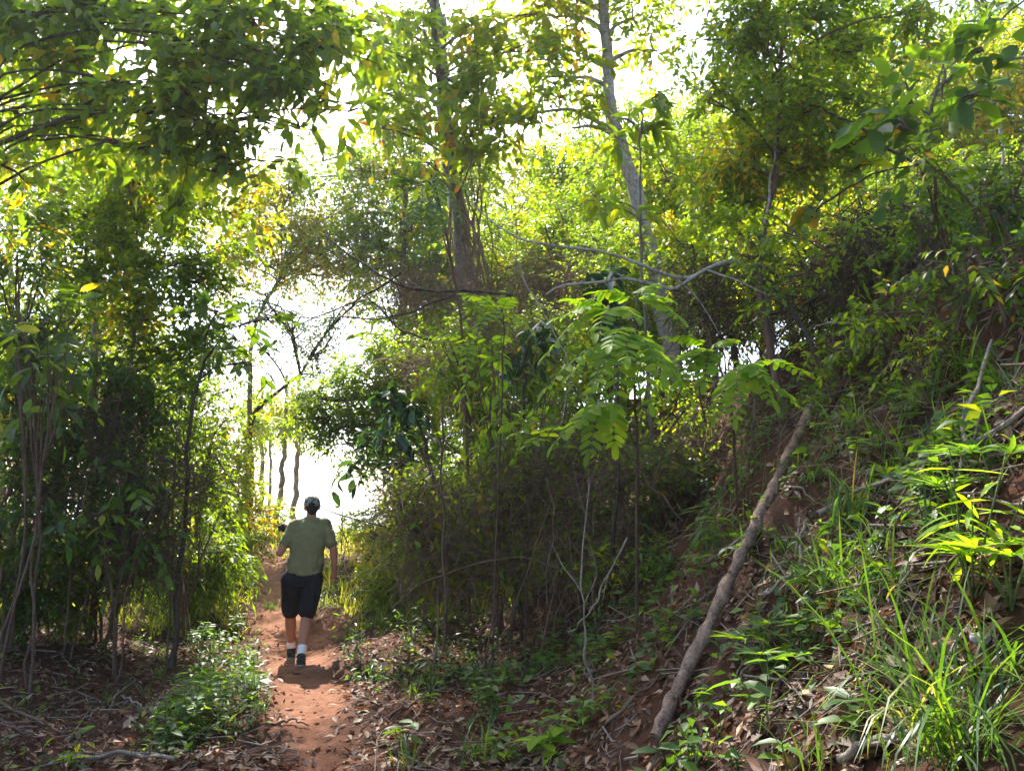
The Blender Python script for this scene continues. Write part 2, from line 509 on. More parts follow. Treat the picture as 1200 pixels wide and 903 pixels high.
# ------------------------------------------------------------------ the ground
def ground_mat():
    m, n, b = newmat('forest_soil')
    a = n.nodes.new("ShaderNodeAttribute"); a.attribute_name = 'rnd'
    n1 = noise(n, 5, 8, .7); n2 = noise(n, 1.1, 5, .6); n3 = noise(n, 38, 6, .75)
    path = ramp(n, [(.28, (.13, .052, .028)), (.5, (.235, .1, .054)), (.75, (.33, .18, .11))])
    n.links.new(n1.outputs[0], path.inputs[0])
    soil = ramp(n, [(.3, (.028, .014, .009)), (.5, (.06, .027, .015)), (.64, (.115, .043, .02)), (.8, (.18, .068, .03))])
    add = n.nodes.new("ShaderNodeMath"); add.operation = 'MULTIPLY_ADD'
    n.links.new(n2.outputs[0], add.inputs[0]); add.inputs[1].default_value = .6
    k = n.nodes.new("ShaderNodeMath"); k.operation = 'MULTIPLY'; k.inputs[1].default_value = .42; pn = n3
    n.links.new(n3.outputs[0], k.inputs[0]); n.links.new(k.outputs[0], add.inputs[2])
    n.links.new(add.outputs[0], soil.inputs[0])
    mx = n.nodes.new("ShaderNodeMix"); mx.data_type = 'RGBA'
    n.links.new(a.outputs['Fac'], mx.inputs[0])
    n.links.new(soil.outputs[0], mx.inputs[6]); n.links.new(path.outputs[0], mx.inputs[7])
    n.links.new(mx.outputs[2], b.inputs['Base Color'])
    b.inputs['Roughness'].default_value = .95
    b.inputs['Specular IOR Level'].default_value = .15
    s = n.nodes.new("ShaderNodeMath"); s.operation = 'ADD'
    n.links.new(n1.outputs[0], s.inputs[0]); n.links.new(n3.outputs[0], s.inputs[1])
    bump(n, b, s.outputs[0], .9, .035)
    return m
M['ground_soil'] = ground_mat()
gx = np.concatenate([[-1500, -600, -250, -120, -60, -35, -24], np.arange(-18, -5, .3), np.arange(-5, 5, .075), np.arange(5, 12, .3), [14, 18, 24, 40, 70, 150, 350, 900, 1500]])
gy = [-30, -12, -5, -1, 1, 2]
while gy[-1] < 26: gy.append(gy[-1] + max(.05, .0105 * gy[-1]))
gy = np.concatenate([gy, [27, 29, 32, 36, 42, 50, 60]])
XX, YY = np.meshgrid(gx, gy, indexing='ij')
V = np.stack([XX, YY, H(XX, YY)], -1).reshape(-1, 3)
ny = len(gy)
i, j = np.meshgrid(np.arange(len(gx) - 1), np.arange(ny - 1), indexing='ij')
a = i * ny + j
Q = np.stack([a, a + ny, a + ny + 1, a + 1], -1).reshape(-1, 4)
nb = NB(); nb.add(V, None, Q, path_mask(XX, YY).ravel() * .95)
gr = nb.build('ground', M['ground_soil'], None, smooth=True)
tag(gr, 'reddish forest floor with trodden earth trail and steep earth bank', 'ground', kind='structure')
fx_ = np.linspace(-1, 1, 60) ** 3 * 2500; fy_ = np.concatenate([np.linspace(58, 200, 30), np.geomspace(215, 2600, 24)])
XF, YF = np.meshgrid(fx_, fy_, indexing='ij'); ny = len(fy_)
ZF = H(XF, np.minimum(YF, 58)) * np.exp(-(YF - 58) / 12) - 11 * (1 - np.exp(-(YF - 58) / 12)) + (vn(XF, YF, 30, 8) - .5) * 3
i, j = np.meshgrid(np.arange(len(fx_) - 1), np.arange(ny - 1), indexing='ij'); a = i * ny + j
m_, n_, b_ = newmat('valley_green')
t_ = noise(n_, .06, 6, .65); r_ = ramp(n_, [(.3, (.04, .08, .03)), (.6, (.1, .13, .05)), (.75, (.2, .17, .09))]); n_.links.new(t_.outputs[0], r_.inputs[0]); n_.links.new(r_.outputs[0], b_.inputs['Base Color']); b_.inputs['Roughness'].default_value = 1
nb = NB(); nb.add(np.stack([XF, YF, ZF], -1).reshape(-1, 3), None, np.stack([a, a + ny, a + ny + 1, a + 1], -1).reshape(-1, 4))
tag(nb.build('valley_terrain', m_, None, smooth=True), 'open green valley far below the crest of the trail', 'valley', kind='structure')
def gnormal(x, y, e=.06):
    dx = (H(x + e, y) - H(x - e, y)) / (2 * e); dy = (H(x, y + e) - H(x, y - e)) / (2 * e)
    return unit(np.stack([-dx, -dy, np.ones_like(dx)], -1))
def floor_points(n, y0, y1, power=1.6, xmin=None, xmax=None):
    """scatter on the ground inside the field of view, denser close by"""
    u = rng.random(n)
    y = y0 + (y1 - y0) * u ** power
    x = (rng.random(n) * 2 - 1) * (.72 * y + .6)
    if xmin is not None: k = (x > xmin) & (x < xmax); x, y = x[k], y[k]
    return x, y
# leaf litter: a carpet nobody could count
x, y = floor_points(62000, 2.6, 17, 1.5)
pm = path_mask(x, y); sb = x - np.interp(y, *BX)
keep = rng.random(len(x)) < np.clip(1 - pm * .95, 0, 1) * np.where(sb > 1.1, .62, 1) * np.where(vn(x, y, .8, 9) > .3, 1, .5)
x, y = x[keep], y[keep]
n = len(x)
nr = unit(gnormal(x, y) + rng.normal(0, .35, (n, 3)))
az = rng.random(n) * 6.283
ax = np.stack([np.cos(az), np.sin(az), np.zeros(n)], -1); ax = unit(ax - (ax * nr).sum(-1, keepdims=True) * nr)
L = .03 + .075 * rng.random(n) ** 1.7
pos = np.stack([x, y, H(x, y) + .006 + .02 * rng.random(n)], -1)
nb = NB(); add_leaves(nb, pos - ax * L[:, None] / 2, ax, nr, L, L * (.3 + .25 * rng.random(n)), rng.normal(.05, .3, n), np.clip(rng.random(n) ** 1.15, 0, 1), 's', .5)
tag(nb.build('leaf_litter', M['dry']), 'carpet of dry brown fallen leaves over the forest floor', 'leaf litter', kind='stuff')
# grit and crumbs of earth on the trail
x, y = floor_points(9000, 3.5, 14, 1.3)
k = path_mask(x, y) > .15; x, y = x[k], y[k]; n = len(x)
oc = np.array([(1, 0, 0), (0, 1, 0), (-1, 0, 0), (0, -1, 0), (0, 0, .8), (0, 0, -.8)], float); ot = np.array([(0, 1, 4), (1, 2, 4), (2, 3, 4), (3, 0, 4), (1, 0, 5), (2, 1, 5), (3, 2, 5), (0, 3, 5)])
rr = .004 + .02 * rng.random(n) ** 4
Vg = np.stack([x, y, H(x, y) + rr * .2], -1)[:, None] + oc[None] * rr[:, None, None] * rng.uniform(.6, 1.3, (n, 6, 1))
nb = NB(); nb.add(Vg.reshape(-1, 3), (ot[None] + (np.arange(n) * 6)[:, None, None]).reshape(-1, 3), None, np.full(n * 6, .95))
tag(nb.build('trail_grit', M['ground_soil']), 'loose grit and crumbs of red earth on the trail', 'grit', kind='stuff')
# fine twigs lying in the litter
x, y = floor_points(2600, 2.8, 15, 1.4)
k = path_mask(x, y) < rng.random(len(x)) * .6
x, y = x[k], y[k]; n = len(x)
nr = gnormal(x, y); az = rng.random(n) * 6.283
ax = np.stack([np.cos(az), np.sin(az), np.zeros(n)], -1); ax = unit(ax - (ax * nr).sum(-1, keepdims=True) * nr + nr * rng.normal(.06, .12, (n, 1)))
ln = .12 + .5 * rng.random(n) ** 2
c = np.stack([x, y, H(x, y) + .02], -1)
t = np.array([-.5, 0, .5])
pts = c[:, None] + ax[:, None] * (ln[:, None] * t)[..., None] + rng.normal(0, .02, (n, 3, 3))
nb = NB(); tubes(nb, pts, (.0025 + .005 * rng.random((n, 1)) ** 2) * np.array([1, .9, .6])[None], 4)
tag(nb.build('twig_litter', M['deadtwig']), 'thin dry twigs strewn through the fallen leaves', 'twigs', kind='stuff')
x, y = floor_points(2600, 3, 9, 1.2)
k = (x - np.interp(y, *BX)) > .6 + .8 * rng.random(len(x))
x, y = x[k], y[k]; n = len(x)
nr = gnormal(x, y); az = rng.normal(-1.0, .9, n)
ax = np.stack([np.cos(az), np.sin(az), np.zeros(n)], -1); ax = unit(ax - (ax * nr).sum(-1, keepdims=True) * nr + nr * rng.normal(.08, .14, (n, 1)))
ln = .2 + .9 * rng.random(n) ** 2.2
c = np.stack([x, y, H(x, y) + .04], -1); t = np.linspace(-.5, .5, 5)
pts = c[:, None] + ax[:, None] * (ln[:, None] * t)[..., None] + rng.normal(0, .022, (n, 5, 3))
nb = NB(); tubes(nb, pts, (.0018 + .005 * rng.random((n, 1)) ** 3) * np.array([1, .95, .85, .7, .4])[None], 4)
tag(nb.build('dry_roots', M['vine']), 'dry roots and thin dead twigs matted over the earth bank', 'roots', kind='stuff')
# low green cover
def cover(name, label, n, y0, y1, test, mat, Lr, Wr, per=7, tilt=.5, bend=1.2):
    x, y = floor_points(n, y0, y1, 1.2)
    k = test(x, y); x, y = x[k], y[k]
    m = len(x) * per
    bx = np.repeat(x, per) + rng.normal(0, .03, m); by = np.repeat(y, per) + rng.normal(0, .03, m)
    nb = NB()
    blades(nb, np.stack([bx, by, H(bx, by) - .01], -1), rng.random(m) * 6.283, np.abs(rng.normal(0, tilt, m)), Lr[0] + (Lr[1] - Lr[0]) * rng.random(m),
           Wr * (.7 + .6 * rng.random(m)), bend * rng.random(m), np.repeat(rng.random(len(x)), per) * .7 + .3 * rng.random(m), rows=5)
    o = nb.build(name, M[mat])
    return tag(o, label, 'grass', kind='stuff')
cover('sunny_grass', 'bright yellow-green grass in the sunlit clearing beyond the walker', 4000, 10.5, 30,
      lambda x, y: (path_mask(x, y) < .45) & (x < np.interp(y, *BX) + 1.2) & (x > np.interp(y, *PX) - 4.5), 'lawn_sun_tint', (.12, .42), .014, 8, .7, 1.5)
cover('path_side_grass', 'low green grass along both sides of the trail', 1100, 5.2, 12,
      lambda x, y: (path_mask(x, y) < .2) & (np.abs(x - np.interp(y, *PX)) < 1.7) & (vn(x, y, .6, 21) > .5) & (y + .0 > 5.6), 'grass', (.08, .26), .008)
cover('bank_grass', 'thin grass and sedge growing all over the earth bank', 1700, 3.2, 11,
      lambda x, y: (x - np.interp(y, *BX) > .7) & (vn(x, y, .5, 22) > .5), 'grass', (.08, .34), .006, 6, .6, 1.7)
# broad small leaves hugging the ground
def herbs(name, label, n, y0, y1, test, mat, Lr, hmax, ratio=.5, per=12):
    x, y = floor_points(n, y0, y1, 1.3)
    k = test(x, y); x, y = x[k], y[k]
    m = len(x) * per
    h = rng.random(m) * hmax * np.repeat(.4 + .6 * rng.random(len(x)), per)
    bx = np.repeat(x, per) + rng.normal(0, .06, m); by = np.repeat(y, per) + rng.normal(0, .06, m)
    pos = np.stack([bx, by, H(bx, by) + h + .01], -1)
    az = rng.random(m) * 6.283
    ax = unit(np.stack([np.cos(az), np.sin(az), rng.normal(.1, .35, m)], -1))
    nr = unit(np.array([0, 0, 1.0]) + rng.normal(0, .4, (m, 3)))
    L = Lr[0] + (Lr[1] - Lr[0]) * rng.random(m)
    nb = NB(); add_leaves(nb, pos, ax, nr, L, L * ratio, .1 + .3 * rng.random(m), rng.random(m), 's')
    q = rng.integers(0, m, m // 2)
    st = np.stack([pos[q] * [1, 1, 0] + np.stack([0 * bx[q], 0 * bx[q], H(bx[q], by[q]) - .02], -1), (pos[q] + pos[q] * [1, 1, 0] + np.stack([0 * bx[q], 0 * bx[q], H(bx[q], by[q])], -1)) / 2, pos[q]], 1)
    tubes(nb, st, np.full((len(q), 3), .0018), 3)
    return tag(nb.build(name, M[mat]), label, 'ground cover', kind='stuff')
herbs('bank_herbs', 'small dark green herbs covering the lower bank', 2000, 3.2, 12, lambda x, y: (x - np.interp(y, *BX) > -.7) & (path_mask(x, y) < .05) & (vn(x, y, .55, 31) > .46), 'ground', (.04, .11), .24, per=9)
herbs('trail_edge_herbs', 'lush green weeds crowding the right edge of the trail by the walker', 900, 6.6, 13, lambda x, y: (x - np.interp(y, *PX) > .5) & (x - np.interp(y, *PX) < 1.7) & (path_mask(x, y) < .1), 'ground', (.05, .11), .4, .34)
herbs('left_edge_herbs', 'dark green weeds crowding the left edge of the trail', 1300, 5.6, 10, lambda x, y: (x - np.interp(y, *PX) < -.42) & (x - np.interp(y, *PX) > -1.1) & (vn(x, y, .7, 35) > .42), 'ground', (.05, .1), .28, .4)
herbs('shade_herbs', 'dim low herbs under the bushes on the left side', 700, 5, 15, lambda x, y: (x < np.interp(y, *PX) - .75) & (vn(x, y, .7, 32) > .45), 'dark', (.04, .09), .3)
herbs('clearing_herbs', 'sunlit leafy weeds around the clearing', 500, 11, 24, lambda x, y: (x < np.interp(y, *BX) + 1) & (x > np.interp(y, *PX) - 3) & (path_mask(x, y) < .1), 'light', (.05, .1), .5)
# ------------------------------------------------------------------ far woodland and clearing
def B(d, *spec, **k): return [blob(s[0], s[1], d + (s[3] if len(s) > 3 else 0), s[2], **k) for s in spec]
def at(px, d, dx=0):  # ground point on the bearing of image column px
    x = (px - 600) / F * d * 1.0
    return on_ground(x + dx, d)
def trunk(d, *pp): return [P(a, b, d + (c[0] if c else 0)) for a, b, *c in pp]
# slender trees at the edge of the clearing
for (px, d, tx, w, lab) in [(294, 24, 292, .07, 'slim pale tree leftmost of the row beyond the clearing'), (309, 27, 306, .09, 'slim grey tree second from left in the row beyond the clearing'),
                            (318, 31, 316, .07, 'thin faint tree in the middle of the row beyond the clearing'), (325, 26, 334, .10, 'leaning pale tree beyond the clearing left of the walker'),
                            (345, 29, 349, .11, 'straight slim tree seen just above the cap of the walker')]:
    plant('slender_tree', lab, 'tree', at(px, d), [blob(tx + random.uniform(-12, 12), 470 + 20 * random.random(), d, 26, c=1.0), blob(tx + random.uniform(-20, 20), 500, d, 24, c=1.0)],
          LEAF(.16, 'light', .5, c=1.2, n=8), trunk(d, (px * .4 + tx * .6, 560), (tx, 510), (tx + 2, 440)), (w, w * .5), 'barkpale', 'slender trees beyond the clearing')
# yellowing open tree over the trail
plant('yellowing_tree', 'open tree with thin yellow and orange leaves above the trail', 'tree', at(292, 22),
      B(22, (300, 262, 34), (345, 285, 36), (388, 250, 36), (255, 285, 30), (395, 300, 32), (330, 330, 24), (430, 270, 30), (270, 330, 20), (320, 230, 30), (360, 250, 34), (410, 330, 30), (350, 320, 26), (285, 290, 30), (420, 240, 26), (310, 240, 60), (390, 290, 60), (260, 300, 50), (350, 210, 40), (440, 320, 40), c=.62), LEAF(.14, 'yellow', .5, c=1.7, n=8, twig=.7, br=.02, tr=.004),
      trunk(22, (290, 560), (293, 450), (300, 380), (330, 320)), (.09, .04), 'bark', limb_r=.06)
plant('bare_branched_tree', 'half bare tree with dark branches against the white sky', 'tree', at(296, 19),
      B(19, (345, 395, 34), (400, 370, 36), (310, 345, 30), (300, 400, 24), (430, 345, 30), (370, 440, 28), (330, 360, 40), (380, 410, 36), c=.5), LEAF(.09, 'mid', .45, c=1.0, n=8, twig=.6, br=.02, tr=.004),
      trunk(19, (294, 560), (293, 500), (310, 470), (352, 440)), (.08, .04), 'barkdark', limb_r=.05)
plant('pale_canopy_tree', 'pale green tree crown left of the vine covered trunk', 'tree', at(470, 21),
      B(21, (455, 215, 42), (500, 190, 40), (430, 250, 34), (480, 270, 40), (525, 250, 30), (450, 160, 30), (490, 320, 36), (440, 310, 28), (530, 310, 30), (400, 200, 34), (470, 130, 40), (560, 210, 36), (420, 290, 44), (500, 350, 36), c=1.0), LEAF(.13, 'mid', .5, c=1.5, n=9, twig=.6, br=.02, tr=.004),
      trunk(21, (470, 420), (472, 300), (475, 200)), (.15, .05), 'bark', limb_r=.05)
# vine covered trunk
plant('vine_covered_tree', 'tall grey trunk wrapped in hanging brown vines', 'tree', at(560, 15),
      B(15, (510, 20, 60), (450, 50, 46), (560, 90, 40), (480, 110, 36), (530, 160, 26), (420, 100, 30), (350, -60, 80), (410, -110, 80), (300, -120, 80), (470, -70, 60), (250, -60, 60), c=.55), LEAF(.11, 'dark', .5, c=1.6, n=9, twig=.5, br=.02, tr=.004),  # masses above the frame are unseen, added to dapple the near trail
      trunk(15, (566, 420), (545, 300), (527, 180), (515, 40), (500, -60)), (.2, .1), 'barkpale', limb_r=.06)
vb = at(575, 14.7)
r = thing('hanging_vines', vb, 'brown leafless vines hanging beside the grey trunk', 'vines')
for q in range(26):
    a = P(530 + random.uniform(-12, 40), 200 + random.uniform(-25, 50), 14.6); b = P(560 + random.uniform(-35, 40), 440 + random.uniform(-60, 20), 14.4)
    nb = NB(); tubes(nb, wig(spline([a, (a + b) / 2 + rng.normal(0, .18, 3), b], 16), .05), np.full(16, random.uniform(.008, .026)), 5)
    nb.build('vine', M['vine'], r, vb, True)
# trees on top of the bank, from far to near
fills = [(640, 20, 'mid', [(650, 210, 60), (720, 190, 55), (690, 270, 60), (620, 290, 50), (750, 260, 50), (600, 350, 40)], 'yellow-green backlit tree between the two tall trunks', 1.3),
         (830, 18, 'yellow', [(820, 150, 60), (850, 230, 60), (790, 240, 45), (880, 300, 55), (800, 330, 45)], 'golden backlit tree behind the small leaved tree', 1.2),
         (980, 17, 'mid', [(960, 200, 60), (1030, 150, 55), (1000, 270, 60), (930, 310, 50), (1060, 240, 60)], 'green tree behind the tangle on the bank top', 1.3),
         (1120, 17, 'yellow', [(1120, 120, 50), (1180, 80, 60), (1150, 180, 55), (1190, 230, 55), (1110, 250, 45)], 'orange tinted tree at the upper right edge', 1.2),
         (560, 17, 'light', [(600, 250, 45), (640, 330, 50), (580, 330, 45), (610, 400, 45), (670, 390, 45)], 'bright yellow-green tree right of the hanging vines', 1.2),
         (720, 15, 'mid', [(720, 350, 50), (780, 300, 45), (760, 400, 50), (690, 440, 45), (820, 400, 50)], 'mid green tree on the bank behind the feathery sapling', 1.5),
         (920, 14, 'mid', [(900, 360, 50), (960, 330, 45), (850, 360, 40), (1000, 340, 40)], 'green bush tree on the bank behind the slanting trunk', 1.4),
         (1100, 13, 'mid', [(1060, 300, 40), (1120, 270, 45), (1180, 290, 45), (1150, 220, 40)], 'leafy tree on the bank top at the right edge', 1.2)]
for (px, d, mt, bl, lab, c) in fills:
    top = min(b[1] for b in bl); mx = sum(b[0] for b in bl) / len(bl)
    g = on_ground((px - 600) / F * d, d)
    plant('woodland_tree', lab, 'tree', g, [blob(b[0], b[1], d + random.uniform(-.8, .8), b[2], c=c * .8) for b in bl], LEAF(.13, mt, .45, c=1.4, n=9, twig=.55, br=.018, tr=.0035),
          [np.array([g[0] + (P(mx, 0, d)[0] - g[0]) * .5, d, (g[2] + P(0, top + 60, d)[2]) / 2]), P(mx, top + 40, d)], (.085, .03), 'bark', limb_r=.04)
# the tall mottled trunk
plant('mottled_trunk_tree', 'tall pale mottled trunk leaning across the upper middle', 'tree', at(800, 12),
      B(12, (700, -30, 60), (650, 20, 50), (745, 20, 45), (640, 90, 40), (690, 110, 34), (770, 60, 30), (610, 0, 44), (670, 150, 34), (600, 140, 30), (705, 70, 16), (725, 190, 18), (752, 272, 18), (765, 330, 20), (785, 385, 20), (715, 130, 16), (600, -60, 66), (680, -90, 70), (770, -80, 66), (550, -110, 66), (830, -50, 60), (640, -150, 70), c=.8), LEAF(.17, 'light', .42, c=1.5, n=7, twig=.5, br=.014),  # unseen masses over the top edge, added to cast shade on the bank
      trunk(12, (798, 500), (785, 400), (765, 310), (738, 210), (715, 120), (708, 20), (704, -90)), (.15, .08), 'barkpale', limb_r=.04)
# ------------------------------------------------------------------ bushes along the trail, middle distance
plant('overhanging_tree', 'dense small leaved tree overhanging the trail behind the walker', 'tree', at(515, 13),
      B(13, (345, 490, 34), (385, 470, 44), (430, 450, 46), (470, 430, 44), (400, 520, 36), (360, 515, 28), (450, 500, 40), (425, 545, 26), (500, 470, 40), (340, 470, 22), (440, 410, 30), c=1.15),
      LEAF(.085, 'mid', .5, c=1.6, n=9, twig=.35, br=.012), trunk(13, (512, 580), (495, 520), (470, 470)), (.09, .05), 'bark', limb_r=.035)
plant('sunlit_shrub', 'yellow-green shrub glowing in the sun right of the walker', 'shrub', at(470, 16),
      B(16, (455, 600, 34), (440, 640, 30), (480, 640, 32), (425, 610, 20), (490, 590, 30), c=1.0), LEAF(.08, 'light', .45, c=1.8, n=9), None, bark='twig')
plant('red_leaved_sapling', 'small sapling with orange and yellow leaves by the walker', 'sapling', at(405, 17), B(17, (402, 598, 10), (412, 612, 8), (398, 615, 7), c=.6), LEAF(.12, 'yellow', .5, c=1.0, n=5, twig=.3), None, bark='twig', limb_r=.012)
plant('hedge_shrub', 'light green shrub at the foot of the twig thicket', 'shrub', at(500, 11.5), B(11.5, (455, 650, 30), (500, 655, 36), (440, 680, 26), (480, 690, 28), (530, 670, 26), c=1.0), LEAF(.09, 'light', .4, c=1.8, n=9), None, bark='twig')
plant('left_edge_bush', 'bright green bush on the left edge of the trail ahead', 'shrub', at(262, 14.5), B(14.5, (270, 600, 34), (250, 560, 34), (288, 640, 26), (240, 630, 34), (265, 670, 26), (225, 590, 30), c=1.2), LEAF(.11, 'mid', .3, c=2.0, n=10, tm='s', droop=.5), None, bark='twig')
plant('yellow_edge_bush', 'yellow leaved bush glowing at the mouth of the trail', 'shrub', at(272, 18), B(18, (268, 540, 26), (285, 575, 20), (285, 520, 20), (275, 610, 26), (297, 610, 18), (262, 500, 24), c=1.1), LEAF(.12, 'yellow', .45, c=1.8, n=9), None, bark='twig')
plant('feathery_edge_bush', 'drooping long leaved bush left of the walker', 'shrub', at(215, 11.5), B(11.5, (235, 640, 42), (205, 600, 40), (260, 660, 34), (190, 660, 40), (225, 690, 34), c=1.2), LEAF(.14, 'mid', .2, c=2.2, n=10, droop=.6, lift=.3), None, bark='twig')
plant('shrub_beside_clearing', 'rounded green shrub below the slender trees', 'shrub', at(315, 21), B(21, (318, 600, 20), (300, 610, 18), (335, 608, 14), c=.9), LEAF(.1, 'light', .45, c=1.6, n=9), None, bark='twig')
# ------------------------------------------------------------------ left side wall of bushes
def lw(name, lab, px, d, blobs, lf, cat='shrub', **k):
    return plant(name, lab, cat, at(px, d), [blob(b[0], b[1], d + (b[3] if len(b) > 3 else 0) + random.uniform(-.3, .3), b[2], c=(b[4] if len(b) > 4 else 1)) for b in blobs], lf, **k)
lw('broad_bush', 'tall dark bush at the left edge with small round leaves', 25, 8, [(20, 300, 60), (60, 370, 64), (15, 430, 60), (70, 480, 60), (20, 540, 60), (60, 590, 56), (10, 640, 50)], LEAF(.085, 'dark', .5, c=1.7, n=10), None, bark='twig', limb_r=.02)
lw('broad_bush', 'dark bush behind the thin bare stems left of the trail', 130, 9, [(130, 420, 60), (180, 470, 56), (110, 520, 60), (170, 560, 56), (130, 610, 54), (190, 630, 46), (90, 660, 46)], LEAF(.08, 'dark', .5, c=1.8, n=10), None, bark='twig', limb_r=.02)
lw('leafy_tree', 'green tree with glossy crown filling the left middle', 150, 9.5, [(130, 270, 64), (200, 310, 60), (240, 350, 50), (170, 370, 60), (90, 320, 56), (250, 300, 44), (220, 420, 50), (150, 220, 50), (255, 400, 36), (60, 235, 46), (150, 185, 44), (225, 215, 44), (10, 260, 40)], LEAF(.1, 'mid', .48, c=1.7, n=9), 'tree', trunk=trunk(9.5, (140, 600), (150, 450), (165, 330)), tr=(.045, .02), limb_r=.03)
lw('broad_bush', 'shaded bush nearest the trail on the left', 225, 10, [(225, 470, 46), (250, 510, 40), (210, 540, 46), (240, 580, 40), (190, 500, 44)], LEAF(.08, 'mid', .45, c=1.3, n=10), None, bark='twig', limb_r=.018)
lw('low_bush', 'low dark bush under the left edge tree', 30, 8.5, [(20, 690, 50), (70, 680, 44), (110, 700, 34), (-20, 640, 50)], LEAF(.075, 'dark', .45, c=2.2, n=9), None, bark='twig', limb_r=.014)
lw('sunlit_tree', 'sunlit tree with golden green leaves in the upper left', 100, 11.5, [(110, 170, 62), (190, 200, 60), (60, 225, 50), (165, 255, 56), (230, 240, 44), (100, 250, 50), (30, 180, 44), (240, 180, 40), (280, 210, 40), (290, 250, 36)], LEAF(.12, 'yellow', .5, c=1.9, n=9), 'tree', trunk=trunk(11.5, (105, 600), (110, 400), (120, 250)), tr=(.09, .04), limb_r=.035)
lw('back_left_tree', 'farther green tree closing the gap behind the left bushes', 60, 14, [(40, 330, 70), (110, 380, 70), (30, 480, 70), (120, 500, 70), (180, 430, 60), (60, 590, 60), (170, 600, 60), (10, 250, 60), (20, 190, 56), (90, 190, 56), (160, 180, 50), (230, 210, 44), (10, 130, 50)], LEAF(.13, 'light', .48, c=.75, n=9), 'tree', trunk=trunk(14, (70, 560), (75, 400)), tr=(.1, .05), limb_r=.04)
lw('thin_crowned_tree', 'thin brownish crown against the sky at the left edge', 5, 20, [(20, 90, 50), (60, 110, 40), (10, 140, 40), (80, 80, 36)], LEAF(.12, 'yellow', .5, c=.8, n=8, twig=.6, tr=.004), 'tree', trunk=trunk(20, (10, 400), (15, 150)), tr=(.15, .06), limb_r=.05)
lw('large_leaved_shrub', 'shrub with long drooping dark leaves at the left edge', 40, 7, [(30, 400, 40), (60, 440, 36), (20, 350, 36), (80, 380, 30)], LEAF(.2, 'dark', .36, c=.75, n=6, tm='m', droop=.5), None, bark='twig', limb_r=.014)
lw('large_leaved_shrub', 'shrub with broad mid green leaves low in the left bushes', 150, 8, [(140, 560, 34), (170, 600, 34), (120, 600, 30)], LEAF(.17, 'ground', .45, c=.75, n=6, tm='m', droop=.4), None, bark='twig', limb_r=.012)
lw('large_leaved_shrub', 'lit broad leaved shrub left of the bright feathery sapling', 600, 8.2, [(600, 470, 34), (560, 440, 34), (640, 460, 30), (585, 410, 28)], LEAF(.17, 'fresh', .42, c=.7, n=6, tm='m', droop=.4), None, bark='twig', limb_r=.012)
lw('large_leaved_shrub', 'broad leaved shrub with yellowing leaves on the right bank top', 1010, 8, [(960, 320, 30), (1010, 300, 30), (930, 300, 26)], LEAF(.18, 'light', .42, c=.7, n=6, tm='m', droop=.4), None, bark='twig', limb_r=.012)
# overhead canopy at upper left, trunk stands among the left bushes
lw('canopy_tree', 'tall dark leaved tree arching over the upper left', -85, 7.8, [(30, 20, 60), (100, 30, 64), (170, 30, 64), (240, 50, 66), (300, 30, 60), (360, 30, 60), (200, 100, 60), (260, 120, 56), (320, 90, 56), (110, 100, 50), (60, 20, 60), (390, 60, 44), (300, 160, 40), (330, 190, 26), (220, 160, 50), (410, 20, 50), (160, 130, 40), (25, 60, 40), (20, 130, 44), (90, 150, 44), (10, 190, 36), (240, 190, 30), (430, 70, 30), (380, 110, 34), (410, 130, 20), (290, 210, 24), (350, 150, 26)],
   LEAF(.19, 'mid', .42, c=2.1, n=6, tm='m', droop=.5, twig=.38, br=.014), 'tree', trunk=trunk(7.8, (-85, 560), (-60, 250), (0, 0), (150, -90), (340, -130)), tr=(.075, .035), bark='barkdark', limb_r=.016, parts=300)
# hanging leaves lit from behind, top middle
plant('bright_canopy_tree', 'tree hanging bright backlit leaves into the top middle', 'tree', on_ground(-.7, 13.2),
      B(12, (450, 60, 42), (490, 30, 40), (455, 110, 36), (520, 90, 44), (560, 60, 44), (600, 100, 44), (620, 60, 36), (640, 130, 30), (580, 150, 36), (530, 150, 40), (500, 190, 26), (555, 190, 24), (470, 150, 24), (650, 20, 36), (420, 20, 34), (440, 150, 24), (590, 30, 40), (680, 70, 30), (600, 170, 22), c=1.0),
      LEAF(.23, 'light', .42, c=1.5, n=6, tm='m', droop=.55, twig=.45, br=.014), [P(545, 520, 13.2), P(540, 330, 13.2), P(528, 180, 12.8), P(510, 40, 12.4), P(520, -50, 12)], (.085, .05), 'bark', limb_r=.025, parts=300)
# hanging sprays closer to the eye
plant('silhouette_branch_tree', 'slim tree holding big dark leaves out beside the sky gap', 'tree', at(215, 8.6), [blob(275, 395, 8.4, 26, sx=1.5, sz=.6), blob(290, 425, 8.4, 24, sx=1.6, sz=.5), blob(255, 365, 8.5, 24), blob(315, 375, 8.4, 14, sx=1.6, sz=.5)],
      LEAF(.2, 'dark', .42, c=1.1, n=5, tm='l', droop=.15, twig=.3), trunk(8.6, (216, 620), (222, 500), (240, 420)), (.03, .015), 'barkdark', limb_r=.012, parts=120)
